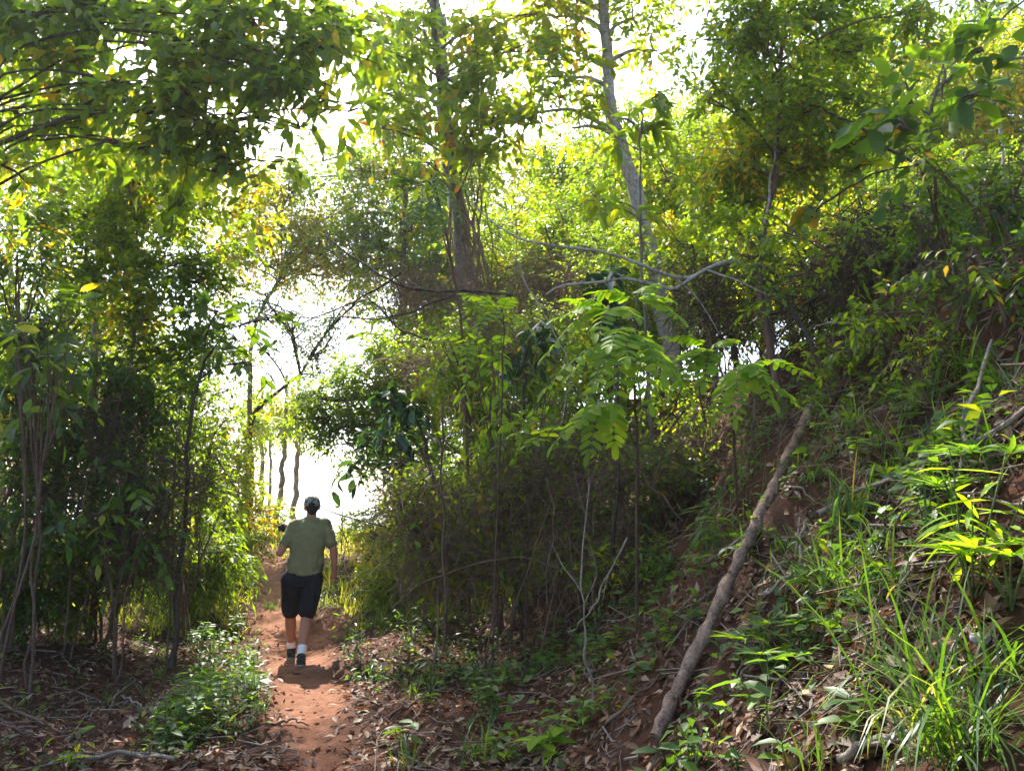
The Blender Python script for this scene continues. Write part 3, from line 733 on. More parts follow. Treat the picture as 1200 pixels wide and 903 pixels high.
# ------------------------------------------------------------------ right side
plant('small_leaved_tree', 'small leaved tree with slender trunk crossing the right middle', 'tree', G(945, 575),
      [blob(b[0], b[1], 7.6 + random.uniform(-.7, .7), b[2], c=1.05) for b in [(900, 60, 54), (840, 40, 44), (960, 50, 50), (1010, 60, 44), (880, 130, 52), (950, 130, 54), (1010, 120, 44), (830, 120, 40), (910, 190, 48), (970, 200, 50), (850, 190, 44), (1030, 170, 40), (880, 20, 44), (1000, 10, 40), (820, 210, 36), (870, 240, 36), (900, -40, 54), (1000, -50, 54), (1080, 10, 36), (940, -110, 60), (1080, -60, 50), (885, 300, 20), (905, 345, 20), (880, 270, 24)]],  # crown carried on out of view and thickened to shade the right bank
      LEAF(.095, 'mid', .42, c=2.1, n=10, twig=.36, br=.01), [P(945, 540, 6.6), P(918, 470, 6.9), P(900, 400, 7.1), P(888, 330, 7.3), P(893, 270, 7.5), P(908, 190, 7.6), P(915, 100, 7.7), P(920, 20, 7.8)], (.042, .022), 'twig', limb_r=.018)
plant('lit_shrub_tree', 'sunlit shrub with lime leaves below the small leaved crown', 'tree', on_ground(2.9, 10), B(10, (830, 250, 40), (880, 280, 40), (940, 260, 40), (800, 290, 36), (900, 320, 36), (960, 310, 34), (1000, 270, 34), (780, 200, 34), c=1.0), LEAF(.11, 'light', .45, c=1.6, n=9), trunk(10, (905, 400), (890, 300)), (.05, .03), 'bark', limb_r=.022)
plant('dark_bank_bush', 'dark bush hanging over the right hand bank top', 'shrub', on_ground(4.6, 8.6), B(8.4, (1010, 260, 40), (1070, 290, 44), (1130, 280, 44), (1180, 310, 40), (1040, 330, 36), (1100, 340, 40), (1160, 350, 36), (980, 320, 36), (1190, 260, 36), c=.75), LEAF(.07, 'dark', .42, c=1.6, n=9, br=.012), None, bark='barkdark', limb_r=.018)
plant('thicket_shrub', 'green shrub filling the space left of the feathery sapling', 'shrub', on_ground(-.1, 9.4), B(9.4, (560, 400, 44), (600, 440, 44), (540, 450, 44), (570, 500, 40), (620, 500, 40), (520, 400, 40), (640, 420, 40), c=.85), LEAF(.1, 'mid', .42, c=1.6, n=9), None, bark='twig', limb_r=.016)
plant('thicket_shrub', 'shrub on the bank edge behind the feathery sapling', 'shrub', on_ground(1.2, 8.8), B(8.8, (680, 470, 44), (730, 500, 44), (790, 480, 40), (840, 470, 40), (700, 420, 40), (770, 430, 40), c=.75), LEAF(.09, 'mid', .42, c=1.5, n=9), None, bark='twig', limb_r=.016)
plant('thicket_shrub', 'dull green shrub over the brown twig thicket', 'shrub', on_ground(-1.2, 10.8), B(10.6, (500, 520, 36), (540, 540, 40), (590, 550, 36), (480, 560, 30), (520, 580, 34), c=.7), LEAF(.1, 'mid', .42, c=1.6, n=8), None, bark='twig', limb_r=.016)
# dark glossy leaved plants
plant('glossy_shrub', 'glossy dark bluish leaved shrub hanging over the trail edge', 'shrub', at(500, 9.6), B(9.6, (455, 475, 22), (470, 500, 24), (440, 520, 24), (425, 545, 20), (480, 470, 20), (455, 545, 18), c=1.1), LEAF(.19, 'glossy', .45, c=1.6, n=6, tm='l', droop=.5, twig=.25), trunk(9.6, (510, 590), (498, 520), (482, 480)), (.03, .015), 'barkdark', limb_r=.012, parts=140)
plant('glossy_shrub', 'small glossy dark plant above the feathery sapling', 'shrub', on_ground(.95, 7.6), B(7.4, (705, 330, 22), (725, 345, 18), (690, 350, 16), c=1.1), LEAF(.17, 'glossy', .45, c=1.6, n=6, tm='l', droop=.4, twig=.22), trunk(7.5, (725, 480), (715, 380)), (.02, .012), 'barkdark', limb_r=.01, parts=80)
plant('glossy_shrub', 'glossy dark plant among the twigs left of the feathery sapling', 'shrub', on_ground(.1, 8.8), B(8.6, (620, 400, 20), (600, 420, 18), (640, 380, 16), c=1.1), LEAF(.16, 'glossy', .45, c=1.4, n=6, tm='l', droop=.4, twig=.22), trunk(8.6, (615, 520), (612, 430)), (.02, .012), 'barkdark', limb_r=.01, parts=80)
for lab, x_, y_, bl, mt, LL in [('bush clinging to the bank edge under the big leaved sapling', 4.3, 7.4, [(1060, 350, 34), (1110, 330, 36), (1090, 380, 30), (1150, 350, 34), (1180, 300, 34)], 'dark', .07),
                                ('small leafed bush on the bank top right of the slanting trunk', 3.5, 7.4, [(960, 350, 34), (1000, 330, 34), (1020, 370, 30), (985, 390, 26)], 'mid', .065),
                                ('dull bush at the right picture edge below the leaning pale trunk', 4.4, 6.6, [(1190, 350, 34), (1160, 390, 26), (1210, 400, 30)], 'dark', .06)]:
    plant('bank_bush', lab, 'shrub', on_ground(x_, y_), [blob(a, b, y_ - .1 + random.uniform(-.2, .2), r, c=.55) for a, b, r in bl], LEAF(LL, mt, .42, c=1.2, n=9, br=.008), None, bark='twig', limb_r=.012)
for lab, px, py, hh, rr_, mt, LL in [('dark shrub on the bank crest above the top of the slanting trunk', 985, 385, .75, .42, 'dark', .065), ('low shrub on the bank crest left of the big leaved sapling', 1040, 362, .8, .45, 'mid', .07), ('leafy shrub at the foot of the big leaved sapling', 1085, 345, .7, .42, 'dark', .065),
        ('twiggy shrub on the bank crest right of the big leaved sapling', 1130, 325, .75, .42, 'mid', .06), ('thick shrub on the bank crest nearest the right edge', 1180, 300, .7, .42, 'dark', .06), ('shrub hanging down the bank under the bleached branch', 1050, 420, .42, .3, 'mid', .055),
        ('shrub overhanging the bare red soil at right', 1130, 385, .42, .32, 'dark', .055), ('small dense shrub just under the right crest', 1195, 370, .45, .3, 'dark', .055), ('little shrub beside the top of the log', 985, 455, .4, .26, 'mid', .055), ('low shrub on the red bank among the high sedges', 1095, 450, .3, .24, 'mid', .05)]:
    g_ = G(px, py)
    plant('crest_shrub', lab, 'shrub', g_, [(g_ + np.array([rng.normal(0, .3) * rr_ * 2, rng.normal(0, .2), hh * (.45 + .5 * random.random())]), np.array([rr_, rr_, rr_ * .7]) * random.uniform(.5, .8), .4) for _ in range(6)], LEAF(LL * 1.3, mt, .42, c=1.1, n=8, br=.007), None, bark='twig', limb_r=.01)
for lab, px, py, hh, rr_, mt, LL in [('low green shrub at the foot of the twig thicket on the left', 470, 715, .5, .4, 'light', .06), ('low shrub under the middle of the twig thicket', 545, 712, .5, .42, 'mid', .06), ('small shrub under the right end of the twig thicket', 620, 700, .5, .4, 'mid', .06),
        ('dim shrub on the slope below the feathery saplings', 700, 655, .6, .45, 'dark', .06), ('shrub in the dark hollow left of the log', 790, 610, .55, .42, 'dark', .06), ('green shrub at the trail edge behind the thicket', 435, 690, .55, .4, 'light', .06), ('shrub low on the slope behind the pale bare stem', 740, 690, .4, .34, 'mid', .055)]:
    g_ = G(px, py)
    plant('low_shrub', lab, 'shrub', g_, [(g_ + np.array([rng.normal(0, .35) * rr_ * 2, rng.normal(0, .2), hh * (.4 + .5 * random.random())]), np.array([rr_, rr_, rr_ * .8]) * random.uniform(.5, .8), .5) for _ in range(7)], LEAF(LL * 1.35, mt, .42, c=1.0, n=8, br=.006), None, bark='twig', limb_r=.008)
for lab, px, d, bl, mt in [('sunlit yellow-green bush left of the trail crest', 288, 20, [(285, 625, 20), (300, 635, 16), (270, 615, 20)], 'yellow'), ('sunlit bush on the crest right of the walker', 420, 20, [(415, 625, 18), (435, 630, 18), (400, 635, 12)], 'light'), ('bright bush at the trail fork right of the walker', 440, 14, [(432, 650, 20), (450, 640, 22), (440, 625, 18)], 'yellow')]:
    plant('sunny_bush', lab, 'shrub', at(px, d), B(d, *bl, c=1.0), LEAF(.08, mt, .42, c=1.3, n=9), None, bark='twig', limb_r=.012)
# big leaved sapling at upper right
plant('big_leaved_sapling', 'sapling with very large oval leaves at the upper right', 'sapling', G(1098, 470), B(5.6, (1060, 115, 34), (1110, 95, 34), (1150, 60, 26), (1140, 115, 26), (1085, 150, 24), (1045, 150, 18), (1165, 30, 18), (1075, 190, 18), c=1.0), LEAF(.22, 'ground', .52, c=1.15, n=4, tm='l', droop=.3, twig=.3, spread=.4),
      trunk(5.6, (1098, 380), (1094, 250), (1090, 150), (1100, 90)), (.018, .01), 'bark', limb_r=.009, parts=200)
plant('lime_leaved_sapling', 'young plant with long lime leaves before the mottled trunk', 'sapling', on_ground(1.5, 8.4), B(8.4, (735, 140, 22), (770, 110, 22), (720, 160, 18), (690, 235, 24), (745, 250, 20), (760, 150, 16), c=.8), LEAF(.24, 'light', .32, c=1.1, n=6, tm='l', droop=.55, twig=.14, spread=.35),
      trunk(8.4, (760, 440), (752, 300), (750, 180), (752, 130)), (.02, .01), 'bark', limb_r=.01, parts=160)
plant('yellow_leaf_sapling', 'thin sapling with a few orange-yellow leaves at right', 'sapling', on_ground(3.3, 7.6), B(7.5, (945, 240, 8), (1040, 140, 9), (1020, 190, 7), c=1.0), LEAF(.2, 'yellow', .55, c=1.1, n=4, tm='l', twig=.12), trunk(7.5, (985, 400), (980, 300), (985, 220)), (.014, .008), 'twig', limb_r=.007, parts=40)

# ------------------------------------------------------------------ woodland that closes the view behind; three kinds grown once, then copied
def proto(name, lab, mat, leafL, crownw, h, seed):
    base = on_ground(8 + seed * 3, 24 + seed * 2)
    z0 = base
    bl = []
    for q in range(13):
        a = q * 2.4; rr = crownw * (.15 + .75 * random.random()); zz = h * (.36 + .6 * (q + .5) / 13)
        s = crownw * random.uniform(.34, .5)
        bl.append((z0 + np.array([math.cos(a) * rr, math.sin(a) * rr, zz]), np.array([s * 1.1, s * 1.1, s * .8]), 1.0))
    return plant(name, lab, 'tree', base, bl, LEAF(leafL, mat, .45, c=1.1, n=9, twig=.5, br=.018, tr=.0035), [z0 + [.1, .05, h * .3], z0 + [-.1, .1, h * .6], z0 + [0, 0, h * .85]], (.085, .03), 'bark', 'woodland behind the bank and bushes', limb_r=.035)
pr = [proto('backdrop_tree', 'green tree at the back right beyond the bank top', 'mid', .13, 2.0, 6.5, 0), proto('backdrop_tree', 'yellow-green tree at the back right beyond the bank top', 'light', .13, 1.9, 6.0, 1), proto('backdrop_tree', 'turning yellow tree at the back right beyond the bank top', 'yellow', .12, 1.8, 6.0, 2)]
spots = [(590, 17, 1, .8, 'backdrop tree right behind the hanging vines'), (650, 15.5, 0, .8, 'backdrop tree left of the mottled trunk'), (735, 17, 1, .95, 'backdrop tree straight behind the mottled trunk'), (800, 15, 0, .85, 'backdrop tree right of the mottled trunk'),
         (870, 17, 2, .9, 'backdrop tree behind the slender crossing trunk'), (940, 15, 0, .8, 'backdrop tree behind the dark bough'), (1010, 17, 1, 1, 'backdrop tree above the dark vine tangle'), (1090, 15, 0, .8, 'backdrop tree behind the big leaved sapling'),
         (1180, 16, 2, 1.05, 'backdrop tree at the right picture edge'), (690, 21, 2, 1.2, 'tall backdrop tree far behind the mottled trunk'), (840, 22, 1, 1.25, 'tall backdrop tree far behind the small leaved crown'), (1130, 21, 1, 1.2, 'tall backdrop tree in the upper right corner'),
         (-20, 15.5, 1, .85, 'backdrop tree at the far left behind the bushes'), (150, 16.5, 1, .7, 'backdrop tree behind the middle of the left bushes'), (205, 16, 1, .8, 'backdrop tree behind the left bushes nearest the sky gap'),
         (110, 19, 2, 1.15, 'tall yellowing backdrop tree behind the sunlit tree at left'), (545, 14, 0, .62, 'low backdrop tree between trail and bank'), (480, 19, 0, .8, 'backdrop tree behind the overhanging tree'), (620, 13, 0, .6, 'low backdrop tree behind the brown twig thicket'),
         (720, 12.5, 0, .55, 'low backdrop tree behind the feathery sapling'), (830, 12.5, 1, .5, 'low backdrop tree under the grey bough'), (1150, 12, 0, .45, 'low backdrop tree over the bank edge at right'), (1040, 12, 0, .45, 'low backdrop tree behind the dark bank bush'), (560, 23, 1, 1.1, 'pale backdrop tree far behind the vines'), (510, 24, 0, 1.75, 'tallest backdrop tree left of the vine covered trunk'), (1010, 20, 0, 1.5, 'tall backdrop tree under the right end of the sky strip'), (1100, 23, 1, 1.7, 'tall pale backdrop tree behind the big leaved sapling'),
         (1210, 19, 0, 1.5, 'tall backdrop tree filling the upper right corner'), (900, 24, 2, 1.7, 'tall yellow backdrop tree above the small leaved crown'), (640, 25, 1, 1.7, 'tall light backdrop tree between the two tall trunks'), (770, 25, 0, 1.6, 'tall green backdrop tree right of the mottled trunk top')]
for px, d, k, s, lab in spots:
    copy_thing(pr[k], on_ground((px - 600) / F * d, d) - np.array([0, 0, .05]), random.random() * 6.28, s, lab, 'woodland behind the bank and bushes')
# ------------------------------------------------------------------ feathery (pinnate) saplings
def frond(root, origin, p0, p1, npair, L, ratio, mat, sag=.12, tm='o', up=.4):
    """one compound leaf: rachis mesh, each leaflet an object below it"""
    ln = np.linalg.norm(p1 - p0)
    mid = (p0 + p1) / 2 + np.array([0, 0, sag * ln])
    pts = spline([p0, mid, p1], 14)
    nb = NB(); tubes(nb, pts, np.linspace(.0045, .0018, 14), 5)
    fr = nb.build('frond', M['freshstem'], root, origin)
    t = np.linspace(.2, .97, npair)
    k = t * 13
    i = np.minimum(k.astype(int), 12); f = (k - i)[:, None]
    o = pts[i] * (1 - f) + pts[i + 1] * f
    tg = unit(pts[i + 1] - pts[i])
    side = unit(np.cross(tg, [0, 0, 1.0]))
    nrm = unit(np.cross(side, tg) + rng.normal(0, .1, o.shape))
    pos, ax, nr, LL = [], [], [], []
    env = np.sin(np.pi * (.18 + .72 * t)) ** .6
    for sg in (-1, 1):
        a = unit(side * sg * .9 + tg * .42 + rng.normal(0, .07, o.shape) - np.array([0, 0, .07]))
        pos.append(o); ax.append(a); nr.append(unit(nrm + rng.normal(0, .18, o.shape))); LL.append(L * env * (.92 + .16 * rng.random(npair)))
    pos.append(pts[-1:]); ax.append(tg[-1:]); nr.append(nrm[-1:]); LL.append(np.array([L * .9]))
    leaf_objects(fr, origin, np.concatenate(pos), np.concatenate(ax), np.concatenate(nr), np.concatenate(LL), M[mat], tm, ratio, 'leaflet')
M['freshstem'] = bark_mat('stem_green', (.05, .08, .02), (.12, .15, .04), 8, 3, .6)
def feathery(name, lab, base, stem, hubs, npair, L, ratio, mat, r=.014):
    root = thing(name, base, lab, 'sapling')
    base = np.asarray(base, float)
    sp_ = wig(spline(np.vstack([base - [0, 0, .1], stem]), 18), .01)
    nb = NB(); tubes(nb, sp_, np.linspace(r, r * .5, 18), 7); nb.build('stem', M['twig'], root, base, True)
    for hub, tips in hubs:
        s = sp_[int(np.argmin(np.linalg.norm(sp_ - hub, axis=1) + np.where(sp_[:, 2] > hub[2], .5, 0)))]
        nb = NB(); tubes(nb, spline([s, (s + hub) / 2 + [0, 0, .08], hub], 10), np.linspace(r * .6, r * .35, 10), 6); nb.build('branch', M['freshstem'], root, base, True)
        for tp in tips: frond(root, base, hub + rng.normal(0, .015, 3), tp, npair, L * (.9 + .2 * random.random()), ratio, mat)
def tips(*a): return [P(px, py, d) for px, py, d in a]
b0 = on_ground(.95, 6.3)
feathery('feathery_sapling', 'bright green feathery sapling standing out in the middle', b0, tips((748, 520, 6.1), (742, 450, 5.9), (745, 380, 5.9), (750, 345, 5.9)), [
    (P(738, 395, 5.6), tips((690, 470, 5.3), (720, 478, 5.15), (762, 472, 5.1), (806, 462, 5.2), (735, 420, 4.9), (775, 440, 5.0), (668, 440, 5.4), (700, 448, 5.0), (640, 455, 5.3), (790, 440, 5.3), (715, 405, 5.0))),
    (P(720, 365, 5.7), tips((655, 372, 5.5), (672, 352, 5.7), (640, 415, 5.5), (700, 392, 5.2), (745, 372, 5.3))),
    (P(745, 352, 5.9), tips((700, 343, 5.9), (782, 350, 5.7), (765, 335, 6.1), (795, 372, 5.6))),
    (P(715, 470, 5.7), tips((650, 520, 5.5), (690, 530, 5.4), (672, 500, 5.3), (720, 520, 5.6)))], 8, .125, .46, 'fresh')
b0 = on_ground(1.75, 6.2)
feathery('feathery_sapling', 'second feathery sapling reaching right past the slanting trunk', b0, tips((862, 540, 6.1), (855, 470, 5.9), (835, 400, 5.8), (820, 375, 5.8)), [
    (P(835, 410, 5.6), tips((790, 455, 5.4), (800, 420, 5.4), (825, 450, 5.3), (785, 395, 5.6), (858, 400, 5.8))),
    (P(868, 432, 5.5), tips((938, 476, 5.3), (905, 470, 5.2), (862, 490, 5.2), (838, 485, 5.3), (942, 436, 5.6), (895, 440, 5.2)))], 9, .11, .45, 'fresh')
b0 = on_ground(-.3, 6.6)
feathery('feathery_sapling', 'low feathery sprig at the edge of the brown twigs', b0, tips((642, 600, 6.3), (640, 530, 6.1)), [(P(640, 515, 6.1), tips((603, 508, 5.9), (655, 500, 5.8), (616, 522, 5.8)))], 4, .1, .45, 'fresh', .007)
b0 = on_ground(-.45, 9.0)
feathery('feathery_sapling', 'tall darker feathery sapling hanging fronds before the vines', b0, tips((548, 500, 8.8), (540, 380, 8.4), (520, 260, 8.1), (505, 205, 8.0)), [
    (P(490, 215, 7.8), tips((425, 225, 7.6), (400, 262, 7.6), (440, 278, 7.4), (468, 210, 7.8))),
    (P(505, 230, 7.7), tips((455, 292, 7.4), (490, 300, 7.3), (515, 285, 7.4), (480, 262, 7.3))),
    (P(510, 205, 7.9), tips((545, 220, 7.8), (540, 255, 7.6), (480, 190, 8.0), (520, 262, 7.5)))], 10, .1, .36, 'ground', .02)
b0 = on_ground(-.2, 7.9)
feathery('feathery_sapling', 'feathery sapling with flat sprays left of the bright one', b0, tips((585, 520, 7.7), (590, 420, 7.4), (590, 370, 7.3)), [
    (P(585, 365, 7.2), tips((545, 345, 7.0), (560, 385, 6.9), (600, 350, 7.0), (620, 385, 6.9), (570, 350, 7.3))),
    (P(555, 400, 7.2), tips((505, 395, 7.0), (520, 425, 6.9), (545, 440, 6.8)))], 6, .105, .46, 'fresh', .012)

# ------------------------------------------------------------------ palm-like seedlings: fronds of narrow strips
def palm(lab, base, nfr, R_, hgt, group=None, mat='ground', nl=13, face=None):
    R_ *= .85; hgt *= .85
    root = thing('palm_seedling', base, lab, 'seedling', group)
    base = np.asarray(base, float)
    for q in range(nfr):
        az = (q + random.random() * .6) / nfr * 6.283
        hd = np.array([math.sin(az), math.cos(az), 0])
        tip = base + hd * R_ * .55 + np.array([0, 0, hgt * random.uniform(.7, 1.1)])
        nb = NB(); tubes(nb, spline([base, (base + tip) / 2 + [0, 0, hgt * .15], tip], 8), np.linspace(.005, .003, 8), 5)
        fr = nb.build('stalk', M['freshstem'], root, base)
        n = nl
        sp_ = np.linspace(-1.9, 1.9, n) + az
        a = np.stack([np.sin(sp_), np.cos(sp_), np.full(n, .35) + rng.normal(0, .08, n)], -1)
        leaf_objects(fr, base, np.repeat(tip[None], n, 0), unit(a), unit(np.array([0, 0, 1.0]) + hd * .3 + rng.normal(0, .12, (n, 3))), R_ * (.75 + .3 * rng.random(n)) * (.7 + .3 * np.cos(np.linspace(-1.6, 1.6, n))), M[mat], 'n', .13, 'leaf_strip')
palm('palm seedling with drooping fan leaves right of the log', G(900, 800), 4, 0.204, 0.210)
palm('smaller palm seedling tucked behind the one beside the log', G(925, 770), 3, 0.163, 0.195)
palm('palm seedling spreading over the middle of the right edge bank', G(1165, 585), 5, 0.204, 0.195)
palm('bright palm seedling at the right picture edge above the sedge', G(1185, 715), 6, 0.218, 0.225, mat='fresh')
palm('pale palm seedling high on the bank under the long stick', G(1120, 600), 3, 0.177, 0.150)
palm('small fan leaved seedling on the shaded bank left of the log', G(760, 660), 3, 0.177, 0.180)
palm('fan leaved seedling in the litter below the twig thicket', G(670, 745), 3, 0.204, 0.165)
palm('dim fan leaved seedling near the foot of the log', G(800, 735), 3, 0.150, 0.135)
# ------------------------------------------------------------------ narrow leaved shoots and broad leaved seedlings
def seedling(name, lab, base, h, L, ratio, nst, per, mat='ground', tm='l', group=None, lean=.25, droop=.3):
    root = thing(name, base, lab, 'seedling', group)
    base = np.asarray(base, float)
    for q in range(nst):
        d = unit(np.array([rng.normal(0, lean), rng.normal(0, lean) - .1, 1.0]))
        hh = h * random.uniform(.6, 1.05)
        top = base + d * hh
        pts = wig(spline([base - [0, 0, .03], (base + top) / 2 + rng.normal(0, .03, 3) * h, top], 8), .004)
        nb = NB(); tubes(nb, pts, np.linspace(.005, .002, 8), 5)
        st = nb.build('stem', M['freshstem'], root, base)
        t = np.linspace(.45, 1, per); i = np.minimum((t * 7).astype(int), 6)
        o = pts[i]; az = np.arange(per) * 2.4 + random.random() * 6
        a = np.stack([np.sin(az), np.cos(az), .25 - droop * rng.random(per)], -1)
        leaf_objects(st, base, o, unit(a), unit(np.array([0, 0, 1.0]) + rng.normal(0, .22, (per, 3))), L * (.6 + .5 * rng.random(per)), M[mat], tm, ratio)
    return root
for px, py, h, L, nst, per, lab in [
        (598, 735, .42, .17, 3, 6, 'leafy seedling with pale oval leaves in front of the twig thicket'), (480, 770, .2, .12, 3, 5, 'small seedling on the right edge of the trail'),
        (705, 770, .36, .15, 3, 6, 'broad leaved seedling right of the bare upright stick'), (640, 890, .3, .22, 3, 5, 'lush seedling with wide leaves at the bottom middle'),
        (900, 850, .3, .19, 2, 5, 'broad leaved seedling directly below the palm seedling'), (775, 900, .18, .16, 2, 4, 'seedling beside the foot of the log at the bottom'),
        (925, 905, .16, .14, 2, 4, 'seedling with pale leaves at the bottom edge right of the log'), (575, 850, .5, .15, 5, 8, 'tall dark leafy clump at the bottom middle'),
        (80, 900, .1, .17, 1, 4, 'yellow-green seedling alone at the bottom left corner'), (830, 690, .3, .14, 2, 5, 'seedling leaning against the middle of the log'),
        (640, 790, .3, .13, 3, 6, 'dim seedling in the litter between two clumps'), (745, 800, .22, .13, 2, 5, 'dark seedling left of the lower log'),
        (550, 700, .3, .12, 3, 6, 'seedling at the foot of the brown twigs'), (470, 880, .26, .16, 3, 5, 'leafy weed at the bottom beside the trail'),
        (840, 650, .4, .15, 3, 6, 'blue-green seedling right behind the log'), (1090, 640, .3, .12, 3, 6, 'seedling halfway up the bank beside the red soil patch'),
        (1150, 480, .3, .13, 3, 6, 'seedling high on the bank at the right'), (960, 495, .35, .11, 4, 7, 'pale leaved seedling above the top of the log'),
        (1030, 700, .2, .12, 2, 5, 'seedling right of the white twig on the bank'), (690, 680, .3, .12, 3, 6, 'seedling on the dark slope under the feathery sapling'),
        (500, 830, .2, .11, 3, 6, 'small weed in leaf litter right of the trail'), (420, 800, .12, .1, 2, 4, 'tiny weed growing on the trail edge'),
        (735, 720, .3, .13, 3, 6, 'seedling with drooping leaves below the thin slanting twig'), (1015, 545, .3, .13, 3, 6, 'dark seedling on the red soil right of the log top'), (1055, 500, .3, .13, 3, 6, 'seedling under the bleached branch on the bank'), (1080, 590, .28, .13, 3, 6, 'seedling just below the long pale branch'), (940, 760, .26, .13, 3, 6, 'seedling above the smaller palm seedling'), (1000, 870, .2, .14, 2, 5, 'seedling beside the dry stick at lower right'), (860, 905, .14, .13, 2, 4, 'low seedling at the bottom under the palm seedlings')]:
    seedling('seedling', lab, G(px, py), h * .85, L * .8, .46, nst, per, 'fresh' if ('yellow' in lab or 'lush' in lab) else 'ground')
for px, py, h, lab, mt in [(755, 640, .6, 'bamboo-like shoot with pale narrow leaves on the shaded slope', 'ground'), (795, 590, .6, 'tallest narrow leaved shoot left of the log', 'fresh'),
                       (820, 660, .5, 'narrow leaved shoot touching the left side of the log', 'ground'), (775, 690, .4, 'short narrow leaved shoot low on the slope', 'ground'),
                       (1140, 700, .5, 'narrow leaved shoot left of the bright palm seedling', 'fresh')]:
    seedling('bamboo_shoot', lab, G(px, py), h, .2, .16, 5, 8, mt, 'n', droop=.9)
# weeds by the trail on the left
for px, py, h, nst, lab in [(235, 760, .45, 9, 'large clump of dark weeds on the left of the trail'), (275, 745, .35, 7, 'weed clump touching the left trail edge'), (222, 850, .4, 7, 'shaded weed clump nearest on the left'),
                            (205, 880, .3, 5, 'low dark weeds at the bottom left of the trail'), (250, 700, .5, 7, 'leafy clump under the left bushes ahead'), (300, 800, .1, 3, 'small sprig beside the trail at left')]:
    seedling('weed_clump', lab, G(px, py), h, .12, .42, nst, 8, 'ground', 'm', lean=.5)
# ------------------------------------------------------------------ grass and sedge tufts
def tuft(lab, base, n, L, w, bend, mat='grass', parts=False, group=None, tilt=.45, name='grass_tuft'):
    L *= .72; w *= .8; bend *= 1.25
    root = thing(name, base, lab, 'grass', group)
    base = np.asarray(base, float)
    bs = base + np.stack([rng.normal(0, .045 + .03 * L, n), rng.normal(0, .045 + .03 * L, n), np.full(n, -.03)], -1)
    az = rng.random(n) * 6.283; ti = np.abs(rng.normal(0, tilt, n)); LL = L * (.35 + .75 * rng.random(n)); be = bend * (.3 + .9 * rng.random(n)); rd = rng.random(n)
    def one(k):
        nb = NB(); blades(nb, bs[k], az[k], ti[k], LL[k], w * (.7 + .5 * rng.random(len(k))), be[k], rd[k], 5 )
        return nb
    if parts:
        for k in range(n): one(np.array([k])).build('blade', M[mat], root, base)
    else:
        one(np.arange(n)).build('blades', M[mat], root, base, kind='stuff')
tuft('large arching sedge tuft at the bottom right corner', G(1125, 890), 190, .95, .010, 1.9, parts=True, tilt=.34)
tuft('sedge tuft growing against the large one at lower right', G(1165, 800), 60, .7, .012, 1.4, parts=True)
tuft('green sedge tuft above the white twig', G(975, 690), 70, .6, .012, 1.3, parts=True)
tuft('upright sedge tuft right of the top of the log', G(1003, 610), 60, .6, .012, .9, parts=True)
for px, py, n, L, bend, lab in [(1120, 440, 50, .6, 1.3, 'yellowish sedge tuft high on the bank'), (1160, 430, 40, .55, 1.3, 'sedge tuft second from the right edge high up'), (1090, 470, 50, .5, 1.3, 'sunlit grass tuft left of the high sedge'),
                                (1050, 560, 50, .5, 1.5, 'grass tuft hanging over the middle bank'), (1020, 700, 40, .7, 1.2, 'long bladed tuft below the upright sedge'), (1075, 800, 30, .85, .7, 'tall single sedge standing left of the large tuft'),
                                (1190, 460, 40, .6, 1.3, 'grass tuft at the right picture edge'), (960, 560, 40, .5, 1.5, 'drooping tuft beside the top of the log'), (1100, 520, 45, .5, 1.4, 'grass tuft over the long stick'),
                                (970, 895, 16, .3, .6, 'small upright rosette at the bottom right of the log'), (565, 890, 30, .5, .8, 'grass tuft at the bottom middle'), (480, 900, 30, .4, .8, 'grass tuft beside the trail at the bottom'),
                                (440, 735, 90, .5, .9, 'thick grass clump right of the walker'), (470, 725, 90, .5, .9, 'grass clump behind the trail bend'), (410, 750, 50, .35, .9, 'grass clump close to the walker heel'), (425, 715, 60, .45, .9, 'farther grass clump on the right trail edge'),
                                (318, 712, 60, .3, .9, 'grass tuft left of the walker on the trail'), (372, 705, 60, .28, .9, 'grass tuft in the middle of the trail fork'), (350, 700, 50, .25, .9, 'grass tuft hidden behind the legs of the walker'),
                                (255, 690, 80, .6, 1.1, 'long grass on the left trail edge'), (280, 680, 80, .6, 1.1, 'sunny long grass at the left trail bend'), (225, 710, 70, .6, 1.1, 'shaded long grass below the left bushes'), (300, 665, 60, .5, 1.1, 'bright grass tuft farthest along the left edge'),
                                (880, 640, 30, .35, 1.2, 'grass tuft just right of the log'), (1060, 690, 40, .5, 1.4, 'grass tuft below the red soil patch'), (1130, 620, 40, .45, 1.4, 'grass tuft among the palm seedlings'), (1000, 500, 40, .5, 1.5, 'sedge tuft on the bare red soil above the log'), (1045, 470, 40, .5, 1.5, 'sedge tuft left of the little bank shrub'), (1035, 520, 36, .45, 1.5, 'grass tuft in the middle of the red soil'),
                                (985, 530, 36, .45, 1.5, 'grass tuft a step above the upright sedge'), (1070, 545, 36, .45, 1.6, 'grass tuft hanging over the long pale branch'), (1180, 540, 40, .5, 1.5, 'grass tuft behind the right edge palm seedlings'), (930, 640, 30, .35, 1.5, 'short grass tuft between log and white twig')]:
    tuft(lab.replace('’', "'"), G(px, py), n, L, .011, bend, 'grass')
